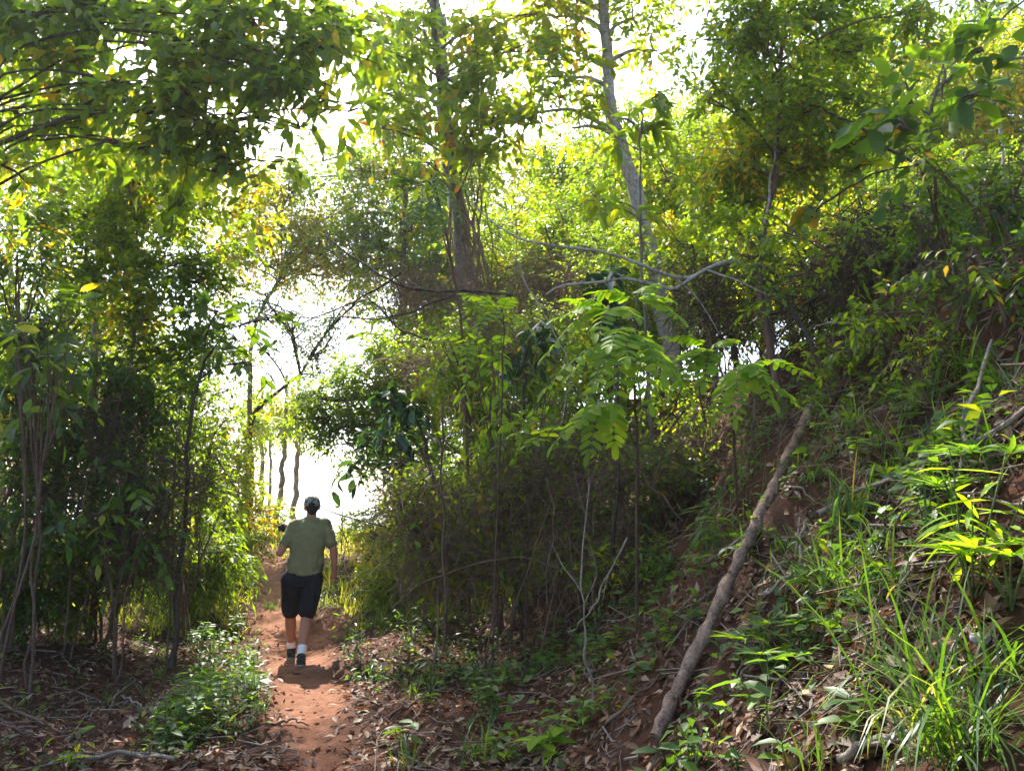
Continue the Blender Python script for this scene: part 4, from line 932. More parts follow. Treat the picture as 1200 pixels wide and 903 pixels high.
# ------------------------------------------------------------------ fallen log, slanting trunk, dead sticks
def stick(name, lab, cat, pts, r0, r1, mat, sides=7, forks=0, n=24, group=None, crook=.012, knots=0, flen=.35, rough=.25):
    base = np.asarray(pts[0], float)
    c = wig(spline(pts, n), crook)
    rad = np.linspace(r0, r1, n) * (1 + rng.normal(0, .06, n))
    nb = NB(); tubes(nb, c, rad, sides, cap=True, rough=rough)
    for q in range(knots):
        i = int(rng.integers(2, n - 2)); d = unit(rng.normal(0, 1, 3) + [0, -.6, .3]); 
        tubes(nb, np.stack([c[i], c[i] + d * rad[i] * 1.15, c[i] + d * rad[i] * 1.5]), rad[i] * np.array([.5, .38, .2]), 6, cap=True)
    o = nb.build(name, mat, None, base, True); o.location = tuple(base)
    tag(o, lab, cat, group)
    for q in range(forks):
        i = int(rng.integers(n // 4, n - 3)); d = unit(unit(c[i + 1] - c[i]) + rng.normal(0, .6, 3)); ln = flen * random.uniform(.4, 1.2)
        nb = NB(); tubes(nb, wig(spline([c[i], c[i] + d * ln * .5 + rng.normal(0, .05, 3) * ln, c[i] + d * ln], 7), .006), np.linspace(rad[i] * .6, rad[i] * .2, 7), 5)
        nb.build('side_twig', mat, o, base, True)
    return o
def onG(px, py, dz=.03): g = G(px, py); g[2] += dz; return g
e0, e1 = onG(768, 876, .05), onG(950, 500, .12)
lp = []
for t_ in np.linspace(0, 1, 7):
    q_ = e0 + (e1 - e0) * t_; q_[2] = max(q_[2], hz(q_[0], q_[1]) + .03); lp.append(q_)
log = stick('fallen_log', 'long bare fallen log lying up the bank', 'log', lp, .037, .034, M['log'], 18, 0, 110, crook=.004, knots=7, rough=.5)
stk = [('thin pale branch lying across the upper bank', [(960, 612, .05), (1040, 575, .06), (1130, 545, .08), (1215, 500, .1)], .016, .011, 'deadtwig', 2),
       ('second thin branch lying just below the upper one', [(1000, 588, .05), (1100, 560, .05), (1180, 548, .05)], .01, .006, 'deadtwig', 2),
       ('crooked whitish twig on the bank right of the log', [(896, 706, .05), (932, 694, .12), (946, 655, .2)], .012, .008, 'deadtwig', 0),
       ('dry stick lying in the lower right corner', [(985, 905, .04), (1040, 880, .05), (1100, 850, .05)], .014, .01, 'deadtwig', 1),
       ('thin stick leaning by the large sedge tuft', [(968, 855, .05), (1000, 815, .08), (1040, 775, .1)], .009, .006, 'twig', 0),
       ('dead branch in the litter at the bottom left', [(0, 828, .03), (40, 850, .05), (75, 868, .05)], .013, .009, 'twig', 1),
       ('long branch lying along the bottom left edge', [(70, 893, .03), (150, 890, .04), (205, 897, .04)], .014, .01, 'deadtwig', 1),
       ('thin forked stick in the left litter', [(100, 845, .03), (130, 825, .06), (158, 810, .1)], .008, .005, 'deadtwig', 2),
       ('pale twig lying in the litter below the left bushes', [(142, 820, .04), (160, 832, .05), (176, 838, .05)], .008, .005, 'deadtwig', 1),
       ('stick leaning in the weeds left of the trail', [(222, 826, .04), (245, 812, .12), (268, 797, .2)], .008, .005, 'deadtwig', 0),
       ('reddish root crossing the trail litter at left', [(315, 850, .02), (340, 848, .02), (362, 853, .02)], .009, .005, 'twig', 0),
       ('branch lying right of the trail by the leaf litter', [(455, 845, .03), (490, 825, .05), (525, 800, .06)], .011, .006, 'twig', 1),
       ('thin stick lying down the slope left of the log', [(705, 862, .04), (745, 830, .06), (785, 790, .08)], .009, .006, 'twig', 1),
       ('short pale stick under the feathery saplings', [(905, 585, .05), (930, 590, .1), (955, 606, .1)], .009, .006, 'deadtwig', 0),
       ('pale upright root on the bank right of the sedge', [(1120, 600, .03), (1135, 520, .1), (1165, 430, .15)], .014, .009, 'deadtwig', 1),
       ('twig lying behind the walker on the fork', [(385, 690, .02), (405, 686, .03), (425, 690, .03)], .012, .008, 'twig', 0)]
for lab, pp, r0, r1, mt, fk in stk:
    stick('dead_branch', lab, 'branch', [onG(*p) for p in pp], r0, r1, M[mt], 6, fk, 18)
# standing and hanging branches
hang = [('grey arching bough sweeping across the middle', 'bough', [(552, 238, 8.4), (600, 275, 8.0), (640, 286, 7.8), (700, 293, 7.6), (760, 314, 7.4), (806, 326, 7.3), (832, 310, 7.3), (862, 307, 7.4), (890, 325, 7.4)], .009, .024, 'barkpale', 3),
        ('short pale branch forking below the grey bough', 'bough', [(640, 345, 7.3), (690, 331, 7.2), (745, 327, 7.2), (790, 338, 7.2), (822, 318, 7.3), (845, 310, 7.4)], .01, .024, 'barkpale', 1),
        ('dark bough running right from the slanting trunk', 'bough', [(880, 318, 7.5), (920, 352, 7.3), (950, 400, 7.0), (975, 460, 6.8)], .026, .03, 'barkdark', 2),
        ('long bleached branch slanting over the right bank', 'branch', [(955, 382, 6.6), (1020, 372, 6.4), (1070, 350, 6.3), (1130, 325, 6.2), (1190, 300, 6.1)], .008, .016, 'deadtwig', 3),
        ('bare pale trunk leaning at the right edge', 'dead tree', [(1198, 345, 6.4), (1170, 290, 6.8), (1145, 232, 7.2), (1115, 190, 7.6)], .024, .014, 'deadtwig', 2),
        ('straight white stem at the upper right edge', 'dead tree', [(1180, 240, 9), (1174, 160, 9), (1158, 110, 9)], .02, .012, 'barkpale', 1),
        ('dark stem drooping across the sky gap', 'branch', [(600, 345, 9.5), (510, 340, 10), (470, 335, 10.2), (420, 305, 10.6), (380, 275, 11)], .022, .01, 'barkdark', 5),
        ('bare twig reaching left under the sky gap', 'branch', [(505, 398, 9.5), (470, 385, 9.8), (435, 352, 10.2), (415, 340, 10.4)], .018, .007, 'barkdark', 4),
        ('long thin bare branch over the trail', 'branch', [(540, 340, 9.5), (460, 370, 9.8), (380, 372, 10.4), (290, 372, 11)], .014, .006, 'barkdark', 6),
        ('bare branch rising toward the upper left sky', 'branch', [(470, 320, 10), (420, 352, 10.3), (360, 375, 10.8), (310, 400, 11.4)], .015, .006, 'barkdark', 5),
        ('curved stem crossing behind the head of the walker', 'branch', [(560, 645, 9.6), (500, 625, 10), (440, 614, 10.5), (390, 600, 11), (350, 580, 11.5)], .012, .007, 'barkdark', 0),
        ('arching bare stem over the twig thicket', 'branch', [(470, 700, 7.6), (520, 672, 7.3), (590, 655, 7.0), (640, 660, 6.8), (690, 690, 6.6)], .008, .004, 'twig', 3),
        ('thin upright sapling stem before the thicket', 'sapling', [(520, 760, 7.6), (522, 690, 7.6), (518, 580, 7.6), (520, 470, 7.7)], .016, .01, 'twig', 3),
        ('pale bare stem standing in the lower middle', 'sapling', [(693, 822, 5.5), (686, 740, 5.5), (684, 660, 5.6), (690, 560, 5.7)], .009, .005, 'deadtwig', 3),
        ('thin stem slanting down under the feathery sapling', 'sapling', [(800, 610, 6.0), (760, 565, 6.0), (722, 515, 6.0), (700, 480, 6.0)], .009, .01, 'twig', 1),
        ('bent twig leaning from the bank over the litter', 'sapling', [(735, 630, 6.2), (710, 680, 6.0), (690, 720, 5.8), (665, 740, 5.8)], .008, .005, 'deadtwig', 1),
        ('slender stem rising left of the log top', 'sapling', [(868, 640, 6.4), (874, 570, 6.4), (884, 500, 6.5), (888, 450, 6.6)], .015, .01, 'twig', 3),
        ('thin vine looping through the green thicket', 'vine', [(600, 300, 7.4), (625, 345, 7.2), (655, 400, 7.0), (668, 440, 6.9), (655, 500, 6.8)], .008, .005, 'deadtwig', 1),
        ('brown vine hanging in front of the twig thicket', 'vine', [(640, 560, 7.0), (650, 620, 6.9), (640, 690, 6.8), (650, 740, 6.8)], .008, .006, 'twig', 1),
        ('thin trunk leaning behind the small leaved tree', 'dead tree', [(1000, 420, 7.6), (1003, 330, 7.6), (1005, 250, 7.7)], .016, .012, 'bark', 2),
        ('pale stem left beside the small leaved trunk', 'sapling', [(890, 330, 7.4), (893, 280, 7.4), (905, 205, 7.5), (910, 160, 7.6)], .014, .01, 'barkpale', 0),
        ('dark branch sloping under the big leaved sapling', 'branch', [(940, 120, 7.4), (1000, 145, 7.2), (1060, 185, 7.0), (1120, 220, 6.8), (1170, 280, 6.6)], .012, .018, 'barkdark', 3),
        ('thin branch rising toward the big leaved sapling', 'branch', [(940, 260, 7.6), (985, 225, 7.4), (1030, 203, 7.2), (1080, 195, 7.0)], .012, .008, 'barkdark', 2)]
for lab, cat, pp, r0, r1, mt, fk in hang:
    stick({'bough': 'bough', 'branch': 'bare_branch', 'dead tree': 'dead_tree', 'sapling': 'bare_sapling', 'vine': 'vine'}[cat], lab.replace('’', "'"), cat, [P(*p) for p in pp], r0, r1, M[mt], 7, fk, 22, flen=.6)
# thin stems at left
for px, py, tx, ty, d, w, lab in [(108, 735, 126, 560, 7.2, .017, 'pale bare stem rightmost of the three before the left bushes'), (72, 738, 92, 590, 7.3, .014, 'bare stem in the middle of the three before the left bushes'), (58, 742, 72, 600, 7.4, .012, 'bare stem leftmost of the three before the left bushes')]:
    g = G(px, py); d = g[1]
    stick('bare_sapling', lab, 'sapling', [g - [0, 0, .1], P((px + tx) / 2 - 3, (py + ty) / 2, d), P(tx, ty, d), P(tx + 6, ty - 140, d + .2)], w, w * .5, M['twig'], 7, 4, 20)
# ------------------------------------------------------------------ thickets of dead twigs
def thicket(lab, base, blobs, n, mat, r=.004, sag=.5, L=1.2, name='twig_thicket', leaves=None):
    root = thing(name, base, lab, 'thicket')
    base = np.asarray(base, float)
    nb = NB()
    for c, rr, k in blobs:
        m = int(n * k)
        s = c + unit(rng.normal(0, 1, (m, 3))) * rng.random((m, 1)) ** .5 * rr
        d = unit(rng.normal(0, 1, (m, 3)) * [1, .8, .7])
        ln = L * (.35 + .8 * rng.random((m, 1)))
        t = np.linspace(-.5, .5, 6)[None, :, None]
        pts = s[:, None] + d[:, None] * ln[:, None] * t + rng.normal(0, .05, (m, 6, 3)) * ln[:, None]
        pts[..., 2] -= sag * ln * (t[..., 0] ** 2) * 1.2
        tubes(nb, pts, (r * (.5 + rng.random((m, 1)) ** 2 * 1.6)) * np.linspace(1, .5, 6)[None], 3)
    nb.build('twigs', M[mat], root, base, kind='stuff')
    for q in range(4):
        c, rr, k = blobs[q % len(blobs)]
        e = c + rng.normal(0, .4, 3) * rr
        g = on_ground(c[0] + rng.normal(0, .2), c[1] + rng.normal(0, .2))
        nb = NB(); tubes(nb, wig(spline([g - [0, 0, .1], (g + e) / 2 + rng.normal(0, .12, 3), e, e + (e - g) * .3 + rng.normal(0, .2, 3)], 16), .02), np.linspace(.012, .005, 16), 5); nb.build('stem', M[mat], root, base, True)
    if leaves:
        nl = NB(); acc = [np.concatenate([c + unit(rng.normal(0, 1, (int(leaves[1] * k), 3))) * rng.random((int(leaves[1] * k), 1)) ** .4 * rr for c, rr, k in blobs])]
        p = acc[0]; m = len(p); a = unit(rng.normal(0, 1, (m, 3)) - [0, 0, .3]); L_ = leaves[2] * (.6 + .7 * rng.random(m))
        add_leaves(nl, p, a, unit(rng.normal(0, .6, (m, 3)) + [0, 0, 1.0]), L_, L_ * .42, .2 * rng.random(m), rng.random(m))
        nl.build('foliage', M[leaves[0]], root, base, kind='stuff')
thicket('dome of tangled brown dead twigs in the centre', on_ground(-.1, 8.4), B(8.2, (560, 600, 60), (620, 580, 56), (500, 620, 44), (660, 600, 46), (590, 560, 50), (540, 650, 40), (480, 580, 36), (510, 670, 36), (600, 660, 40), (680, 650, 40), c=1), 165, 'vine', .0034, L=1.0, leaves=('light', 300, .1))
thicket('dense dead undergrowth on the dark slope below the saplings', on_ground(.8, 8.0), B(7.9, (720, 570, 50), (690, 620, 44), (780, 540, 50), (840, 540, 44), (650, 530, 44), c=1), 130, 'vine', .0038, leaves=('mid', 140, .1))
thicket('dark tangle of vine twigs on the right bank top', on_ground(4.3, 8.2), B(7.8, (1010, 290, 50), (1080, 300, 56), (1150, 290, 50), (1180, 340, 44), (1050, 340, 44), (1120, 240, 44), (980, 340, 40), c=1), 130, 'barkdark', .005, L=1.4)
thicket('dark brown tangle of dead vines under the big leaved sapling', G(1090, 350), B(6.7, (1000, 300, 44), (1060, 290, 50), (1110, 270, 44), (1150, 310, 46), (1190, 290, 40), (1030, 340, 36), (1110, 335, 36), c=1), 110, 'twig', .0045, L=1.1)
thicket('web of fine twigs in front of the hanging vines', on_ground(-.6, 11), B(11, (540, 330, 50), (580, 380, 50), (500, 420, 40), (620, 330, 44), (560, 440, 44), (660, 330, 40), (480, 340, 34), c=1), 110, 'vine', .005, L=1.3)
thicket('shadowy twigs inside the left bushes', on_ground(-5.2, 8.6), B(8.4, (60, 560, 60), (140, 600, 56), (200, 560, 50), (110, 500, 50), (170, 650, 40), c=1), 110, 'twig', .005, L=1.2)
thicket('fine dark twigs under the lit shrub at right', on_ground(2.9, 8.4), B(8.4, (900, 330, 44), (850, 380, 40), (960, 390, 40), (820, 330, 36), c=1), 120, 'twig', .005, L=1.2, leaves=('light', 200, .07))
# ------------------------------------------------------------------ stones, large fallen leaves
def stone(lab, base, r, mat):
    bm = bmesh.new()
    bmesh.ops.create_icosphere(bm, subdivisions=3, radius=r)
    s = random.random() * 50
    for v in bm.verts:
        n_ = float(vn(v.co.x * 3 + s, v.co.y * 3 + v.co.z * 2, r, 3)) - .5
        v.co *= 1 + .5 * n_; v.co.z *= .7; v.co.x *= 1.15
    me = bpy.data.meshes.new('stone'); bm.to_mesh(me); bm.free(); me.materials.append(mat)
    for p in me.polygons: p.use_smooth = True
    o = bpy.data.objects.new('stone', me); o.location = tuple(base + np.array([0, 0, r * .3])); o.rotation_euler = (0, 0, random.random() * 6); link(o)
    return tag(o, lab, 'stone')
M['stone'] = bark_mat('red_stone', (.2, .075, .045), (.4, .2, .14), 12, 1)
M['stonepale'] = bark_mat('pale_stone', (.3, .26, .22), (.5, .45, .4), 14, 1)
stone('rounded reddish stone on the bank left of the sedge', G(1006, 735), .055, M['stone'])
stone('small reddish stone below the rounded one', G(1098, 748), .035, M['stone'])
stone('orange earth lump in front of the large sedge tuft', G(1110, 762), .04, M['stone'])
stone('pale stone near the right edge of the bank', G(1150, 752), .03, M['stonepale'])
stone('small pale stone at the left trail edge', G(440, 765), .03, M['stonepale'])
vs = leaf_variants(M['dry'], 'l', .42)
for px, py in [(622, 875), (590, 685), (740, 745), (755, 790), (690, 775), (830, 860), (845, 830), (900, 730), (1060, 900), (1130, 800), (1180, 800), (655, 830), (430, 870), (445, 830), (470, 800), (300, 870), (260, 860), (230, 895), (330, 880), (280, 840), (560, 780), (520, 860), (700, 870), (720, 900),
               (1080, 760), (1150, 760), (850, 760), (800, 830), (770, 840), (500, 790), (625, 760), (180, 840), (120, 870), (60, 800), (30, 870), (740, 870), (680, 845), (940, 850), (1020, 870)]:
    g = G(px, py)
    o = bpy.data.objects.new('fallen_leaf', vs[random.randrange(len(vs))]); link(o)
    o.location = (g[0], g[1], g[2] + .03); nn = gnormal(np.array([g[0]]), np.array([g[1]]))[0]
    q = Vector(nn).to_track_quat('Z', 'Y').to_euler()
    o.rotation_euler = (q.x + random.uniform(-.3, .3), q.y + random.uniform(-.3, .3), random.random() * 6.28)
    s = random.uniform(.07, .13); o.scale = (s, s, s)
    tag(o, 'large curled dry leaf lying on top of the litter', 'fallen leaf', 'large fallen leaves on the litter')
# ------------------------------------------------------------------ the walker
def solid(bones, lofts, voxel, smooth_n, name, mat, parent, noise_fn=None, dec=.4):
    """capsules and lofted rings fused into one continuous surface by a voxel remesh"""
    nb = NB()
    for p0, p1, r0, r1 in bones:
        p0, p1 = np.array(p0, float), np.array(p1, float)
        t = unit(p1 - p0); ln = np.linalg.norm(p1 - p0)
        a = np.linspace(-90, 0, 5)[:-1]; s0 = [(math.sin(R(q)) * r0, math.cos(R(q)) * r0) for q in a]
        s1 = [(ln + math.sin(R(-q)) * r1, math.cos(R(q)) * r1) for q in a[::-1]]
        prof = s0 + [(ln * k, r0 + (r1 - r0) * k) for k in np.linspace(0, 1, 5)] + s1
        pts = np.array([p0 + t * z for z, r in prof]); rad = np.array([max(r, .0006) for z, r in prof])
        sidesn = 16
        ref = np.array([1.0, 0, 0]) if abs(t[2]) > .8 else np.array([0, 0, 1.0])
        x = unit(np.cross(t, ref)); y = np.cross(t, x)
        an = np.arange(sidesn) / sidesn * 2 * np.pi
        V = (pts[:, None] + rad[:, None, None] * (np.cos(an)[None, :, None] * x + np.sin(an)[None, :, None] * y)).reshape(-1, 3)
        K = len(pts); k, s = np.meshgrid(np.arange(K - 1), np.arange(sidesn), indexing='ij')
        A = k * sidesn + s; Bq = k * sidesn + (s + 1) % sidesn
        nb.add(np.vstack([V, pts[:1], pts[-1:]]), [(K * sidesn, (s_ + 1) % sidesn, s_) for s_ in range(sidesn)] + [(K * sidesn + 1, (K - 1) * sidesn + s_, (K - 1) * sidesn + (s_ + 1) % sidesn) for s_ in range(sidesn)],
               np.stack([A, Bq, Bq + sidesn, A + sidesn], -1).reshape(-1, 4))
    for rings in lofts:   # ring: (cx, cy, cz, rx, ry)
        sidesn = 28
        an = np.arange(sidesn) / sidesn * 2 * np.pi
        V = []
        for cx, cy, cz, rx, ry in rings:
            ca, sa = np.cos(an), np.sin(an)
            V.append(np.stack([cx + rx * np.sign(ca) * np.abs(ca) ** .85, cy + ry * np.sign(sa) * np.abs(sa) ** .85, np.full(sidesn, cz)], -1))
        V = np.concatenate(V); K = len(rings)
        k, s = np.meshgrid(np.arange(K - 1), np.arange(sidesn), indexing='ij')
        A = k * sidesn + s; Bq = k * sidesn + (s + 1) % sidesn
        c0 = V[:sidesn].mean(0); c1 = V[-sidesn:].mean(0)
        nb.add(np.vstack([V, c0, c1]), [(K * sidesn, (s_ + 1) % sidesn, s_) for s_ in range(sidesn)] + [(K * sidesn + 1, (K - 1) * sidesn + s_, (K - 1) * sidesn + (s_ + 1) % sidesn) for s_ in range(sidesn)],
               np.stack([A, Bq, Bq + sidesn, A + sidesn], -1).reshape(-1, 4))
    me = nb.mesh(name, None)
    tmp = bpy.data.objects.new(name + '_raw', me); COL.objects.link(tmp)
    rm = tmp.modifiers.new('r', 'REMESH'); rm.mode = 'VOXEL'; rm.voxel_size = voxel
    sm = tmp.modifiers.new('s', 'SMOOTH'); sm.factor = .5; sm.iterations = smooth_n
    if dec < 1: dm = tmp.modifiers.new('d', 'DECIMATE'); dm.ratio = dec
    dg = bpy.context.evaluated_depsgraph_get()
    out = bpy.data.meshes.new_from_object(tmp.evaluated_get(dg))
    bpy.data.objects.remove(tmp)
    out.name = name
    if noise_fn is not None:
        n = len(out.vertices); c = np.zeros(n * 3, np.float32); out.vertices.foreach_get('co', c); c = c.reshape(-1, 3)
        nn = np.zeros(n * 3, np.float32); out.vertices.foreach_get('normal', nn); nn = nn.reshape(-1, 3)
        out.vertices.foreach_set('co', (c + nn * noise_fn(c)[:, None]).astype(np.float32).ravel())
    out.materials.clear(); out.materials.append(mat)
    out.polygons.foreach_set('use_smooth', np.ones(len(out.polygons), bool))
    out.update()
    o = bpy.data.objects.new(name, out); link(o, parent)
    return o
def cloth(name, c, c2, sc=14, rough=.9):
    m, n, b = newmat(name)
    t = noise(n, sc, 5, .6); r = ramp(n, [(.3, c), (.7, c2)]); n.links.new(t.outputs[0], r.inputs[0]); n.links.new(r.outputs[0], b.inputs['Base Color'])
    b.inputs['Roughness'].default_value = rough; b.inputs['Specular IOR Level'].default_value = .2
    w = noise(n, 260, 2); f_ = noise(n, 11, 3, .5); a_ = n.nodes.new('ShaderNodeMath'); a_.operation = 'MULTIPLY_ADD'; a_.inputs[1].default_value = .06
    n.links.new(w.outputs[0], a_.inputs[0]); n.links.new(f_.outputs[0], a_.inputs[2]); bump(n, b, a_.outputs[0], .7, .035)
    return m
M['skin'] = cloth('skin', (.3, .135, .078), (.37, .17, .1), 9, .55)
M['shirt'] = cloth('olive_jersey', (.13, .128, .056), (.18, .172, .08), 6)
M['shorts'] = cloth('black_cotton', (.008, .008, .010), (.014, .014, .017))
M['sock'] = cloth('white_sock', (.62, .61, .58), (.75, .74, .71))
M['shoe'] = cloth('dark_trainer', (.02, .026, .02), (.05, .055, .04), 30)
M['sole'] = cloth('pale_sole', (.2, .2, .18), (.34, .33, .3))
M['hair'] = cloth('dark_hair', (.012, .01, .008), (.03, .024, .02), 120)
M['black'] = cloth('black_plastic', (.01, .01, .011), (.018, .018, .02), 10, .4)
def camo():
    m, n, b = newmat('camouflage_cloth')
    t = noise(n, 22, 2, .5); r = ramp(n, [(.4, (.05, .055, .045)), (.46, (.14, .14, .11)), (.55, (.24, .23, .19)), (.62, (.09, .095, .075))]); r.color_ramp.interpolation = 'CONSTANT'
    n.links.new(t.outputs[0], r.inputs[0]); n.links.new(r.outputs[0], b.inputs['Base Color']); b.inputs['Roughness'].default_value = .9
    return m
M['camo'] = camo()
MY = 8.35
mb = G(350, 778); MY = float(mb[1])
man = thing('person', (mb[0], MY, hz(mb[0], MY) - .004), 'man in olive T-shirt, black shorts and camouflage cap walking away up the trail', 'person')
man.rotation_euler = (0, R(-2.6), R(13)); man.scale = (1.03, 1.0, 1.025)
ZL = hz(mb[0] - .23, MY + .56) - hz(mb[0], MY)    # the front foot stands on slightly different ground
# joints (x right, y away from the camera, z up)
hipL, hipR = (-.075, .14, .87), (.145, .12, .87)
knL, knR = (-.1, .4, .5 + ZL * .5), (.085, .1, .49)
anL, anR = (-.1, .58, .11 + ZL), (.03, -.12, .115)
shL, shR = (-.045, .2, 1.45), (.285, .2, 1.45)
elL, elR = (-.195, .12, 1.18), (.375, .15, 1.18)
wrL, wrR = (-.125, .36, 1.36), (.385, .2, .96)
def lerp(a, b, t): return tuple(np.array(a) + (np.array(b) - np.array(a)) * t)
bones = [  # neck, head
    ((.13, .2, 1.48), (.143, .215, 1.6), .058, .054), ((.146, .23, 1.69), (.146, .225, 1.66), .078, .078), ((.146, .265, 1.62), (.146, .28, 1.6), .058, .045),
    ((.146, .3, 1.655), (.146, .322, 1.64), .012, .014), ((.068, .225, 1.655), (.068, .22, 1.63), .015, .011), ((.224, .225, 1.655), (.224, .22, 1.63), .015, .011),
    # arms
    (shL, elL, .058, .043), (elL, wrL, .045, .029), (shR, elR, .058, .043), (elR, wrR, .046, .03),
    # legs
    (hipL, knL, .095, .062), (hipR, knR, .095, .062), (knL, lerp(knL, anL, .35), .058, .06), (lerp(knL, anL, .3), anL, .06, .037), (knR, lerp(knR, anR, .35), .058, .062), (lerp(knR, anR, .3), anR, .062, .037),
    (anL, (-.105, .71, .05 + ZL), .036, .03), (anR, (.023, .03, .05), .036, .03),
    # right palm, hanging
    ((.383, .205, .94), (.373, .225, .875), .026, .03), ((.37, .2, .89), (.375, .25, .88), .018, .018)]
def finger(root, d1, l1, d2, l2, r):
    a = np.array(root); b = a + unit(d1) * l1; c = b + unit(d2) * l2
    return [(a, b, r, r * .92), (b, c, r * .92, r * .75)]
for k, (yy, l) in enumerate([(.196, .036), (.216, .042), (.236, .04), (.254, .032)]):   # four fingers, curled a little
    bones += finger((.373 - .004 * k, yy + .006, .875), (-.12, .06 * (k - 1.5), -1), l, (-.5, .05 * (k - 1.5), -.85), l * .95, .0085)
bones += finger((.367, .255, .915), (-.45, .75, -.7), .036, (-.4, .35, -.9), .03, .0095)
# left hand raised, holding the camera
bones += [((-.125, .37, 1.375), (-.13, .4, 1.44), .026, .028), ((-.13, .385, 1.43), (-.13, .425, 1.43), .02, .02)]
for k, (zz, l) in enumerate([(1.455, .036), (1.437, .042), (1.419, .04), (1.402, .032)]):
    bones += finger((-.142, .425, zz), (-.7, .75, .04 * (1.5 - k)), l, (-.95, -.1, 0), l, .0085)
bones += finger((-.135, .39, 1.462), (-.75, .1, .5), .034, (-.95, .1, .05), .03, .0095)
torso = [(.05, .14, .84, .15, .1), (.06, .14, .95, .165, .115), (.075, .15, 1.08, .16, .11), (.095, .17, 1.22, .17, .115), (.115, .19, 1.36, .185, .115), (.12, .2, 1.45, .16, .09), (.125, .2, 1.5, .08, .06)]
body = solid(bones, [torso], .006, 4, 'body', M['skin'], man)
def folds(c):
    x, y, z = c[:, 0].astype(float), c[:, 1].astype(float), c[:, 2].astype(float)
    w = vn(x * 2 + z * 5 + y, z * 9 - x * 4, .32, 41) - .5
    w2 = vn(x * 6 - z * 2, z * 3 + x * 2 + y * 3, .2, 42) - .5
    low = np.exp(-((z - 1.02) / .12) ** 2)
    return (w * .024 * (.6 + low * 1.2) + w2 * .012).astype(np.float32)
tors = [(.055, .145, .925, .187, .137), (.058, .145, .95, .19, .138), (.075, .155, 1.08, .186, .132), (.095, .175, 1.22, .188, .132), (.112, .19, 1.34, .205, .13), (.118, .2, 1.43, .2, .112), (.122, .2, 1.48, .135, .085), (.127, .203, 1.535, .082, .068)]
solid([(lerp(shL, elL, -.05), lerp(shL, elL, .62), .074, .066), (lerp(shR, elR, -.05), lerp(shR, elR, .74), .074, .067), ((-.03, .2, 1.45), (.27, .2, 1.45), .075, .075), ((.13, .2, 1.5), (.02, .2, 1.47), .07, .06), ((.13, .2, 1.5), (.23, .2, 1.47), .07, .06)],
      [tors], .0085, 3, 'shirt', M['shirt'], man, noise_fn=folds)
def sfold(c):
    x, y, z = [c[:, k].astype(float) for k in range(3)]
    return ((vn(x * 5, z * 2 + y, .25, 44) - .5) * .014).astype(np.float32)
solid([(hipL, lerp(hipL, knL, .86), .122, .098), (hipR, lerp(hipR, knR, .86), .122, .1)], [[(.045, .14, .8, .17, .125), (.05, .14, .88, .182, .135), (.055, .142, .96, .172, .122)]], .009, 3, 'shorts', M['shorts'], man, noise_fn=sfold)
for a, k in ((anL, knL), (anR, knR)): solid([(lerp(a, k, -.1), lerp(a, k, .2), .045, .048)], [], .006, 2, 'sock', M['sock'], man)
for a, z0 in ((anL, ZL), (anR, 0)):
    x, y = a[0], a[1]
    sh = solid([((x, y - .03, .065 + z0), (x - .008, y + .17, .05 + z0), .05, .043), ((x, y - .015, .1 + z0), (x, y + .03, .09 + z0), .05, .05)], [[(x, y - .0, .022 + z0, .046, .082), (x, y + .03, .06 + z0, .046, .09)]], .006, 3, 'shoe', M['shoe'], man)
    solid([], [[(x - .003, y + .06, .0 + z0, .046, .145), (x - .003, y + .06, .012 + z0, .05, .15), (x - .003, y + .06, .03 + z0, .05, .15)]], .005, 2, 'sole', M['sole'], sh)
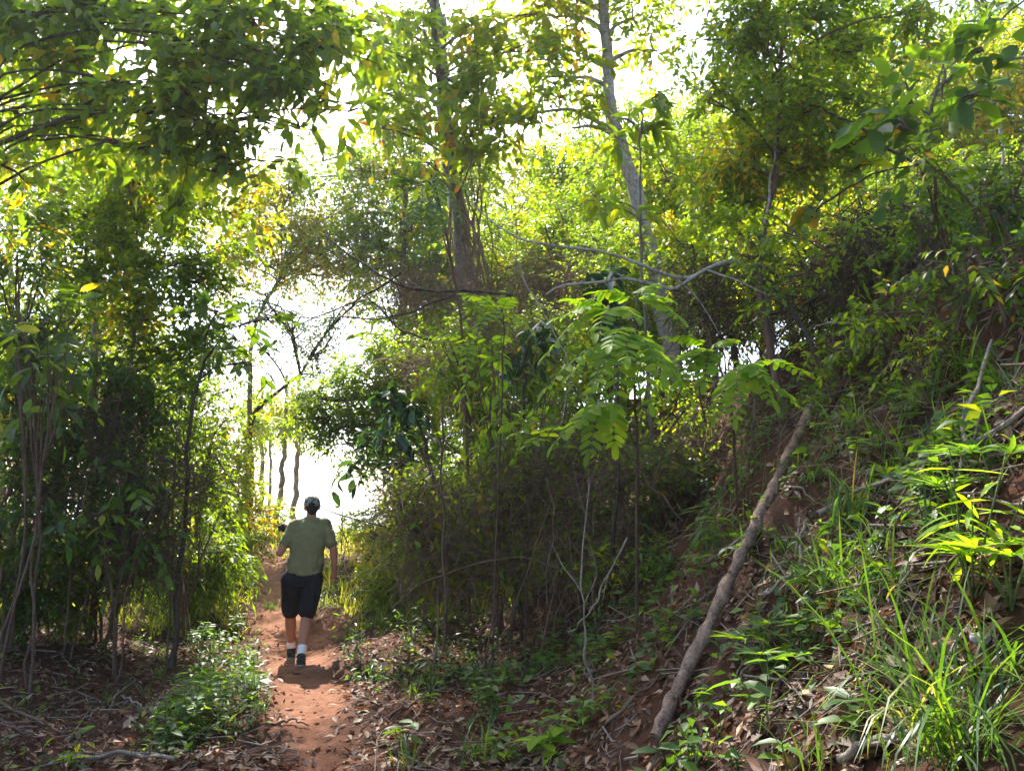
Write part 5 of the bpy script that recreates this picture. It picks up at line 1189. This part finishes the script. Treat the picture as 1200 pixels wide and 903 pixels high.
# hair, cap, face
solid([((.146, .205, 1.675), (.146, .2, 1.645), .08, .066), ((.146, .185, 1.61), (.146, .19, 1.6), .05, .045)], [], .006, 2, 'hair', M['hair'], man, noise_fn=lambda c: ((vn(c[:, 0] * 9, c[:, 2] * 3, .1, 7) - .5) * .006).astype(np.float32))
capm = solid([((.146, .232, 1.705), (.146, .232, 1.7), .088, .09)], [[(.146, .232, 1.668, .09, .1), (.146, .232, 1.7, .092, .1), (.146, .232, 1.745, .082, .088), (.146, .232, 1.775, .055, .06), (.146, .232, 1.785, .02, .02)]], .006, 3, 'cap', M['camo'], man)
solid([], [[(.146, .36, 1.672, .07, .07), (.146, .36, 1.682, .072, .075)]], .004, 2, 'brim', M['camo'], capm)
for s in (-.028, .028): solid([((.146 + s, .305, 1.662), (.146 + s, .306, 1.662), .011, .011)], [], .003, 1, 'eye', M['sock'], man)
solid([((.125, .318, 1.612), (.167, .318, 1.612), .006, .006)], [], .003, 1, 'mouth', M['skin'], man)
# the camera in his left hand: a thing of its own
cq = Euler((0, R(-2.6), R(13))).to_matrix() @ Vector((-.187, .42, 1.471))
cmr = thing('camera', (mb[0] + cq.x, MY + cq.y, man.location.z + cq.z), 'small black camera held up in the raised left hand of the walker', 'camera')
def box(nb, c, s):
    x, y, z = c; a, b, d = s[0] / 2, s[1] / 2, s[2] / 2
    v = [(x + i * a, y + j * b, z + k * d) for i in (-1, 1) for j in (-1, 1) for k in (-1, 1)]
    nb.add(v, None, [(0, 1, 3, 2), (4, 6, 7, 5), (0, 4, 5, 1), (2, 3, 7, 6), (0, 2, 6, 4), (1, 5, 7, 3)])
nb = NB(); box(nb, (0, 0, 0), (.1, .042, .068)); box(nb, (0, 0, .045), (.04, .036, .022)); o = nb.build('camera_body', M['black'], cmr)
bv = o.modifiers.new('bevel', 'BEVEL'); bv.width = .006; bv.segments = 2
nb = NB(); tubes(nb, [(0, .02, 0), (0, .05, 0), (0, .07, 0)], [.03, .03, .028], 16, cap=True); nb.build('lens', M['black'], cmr, smooth=True)


# ------------------------------------------------------------------ thin haze volume, added to lift and soften the shadows
nb = NB(); box(nb, (0, 1100, 4), (5400, 3200, 44))
hm = bpy.data.materials.new('shadow_lift_haze'); hm.use_nodes = True
hn = hm.node_tree; hn.nodes.remove(hn.nodes['Principled BSDF'])
pv = hn.nodes.new('ShaderNodeVolumePrincipled'); pv.inputs['Color'].default_value = (.95, .97, 1, 1); pv.inputs['Density'].default_value = .0005; pv.inputs['Anisotropy'].default_value = .45
hn.links.new(pv.outputs[0], hn.nodes['Material Output'].inputs['Volume'])
tag(nb.build('haze', hm), 'thin added haze that lifts the shadows between the trees', 'haze', kind='stuff')
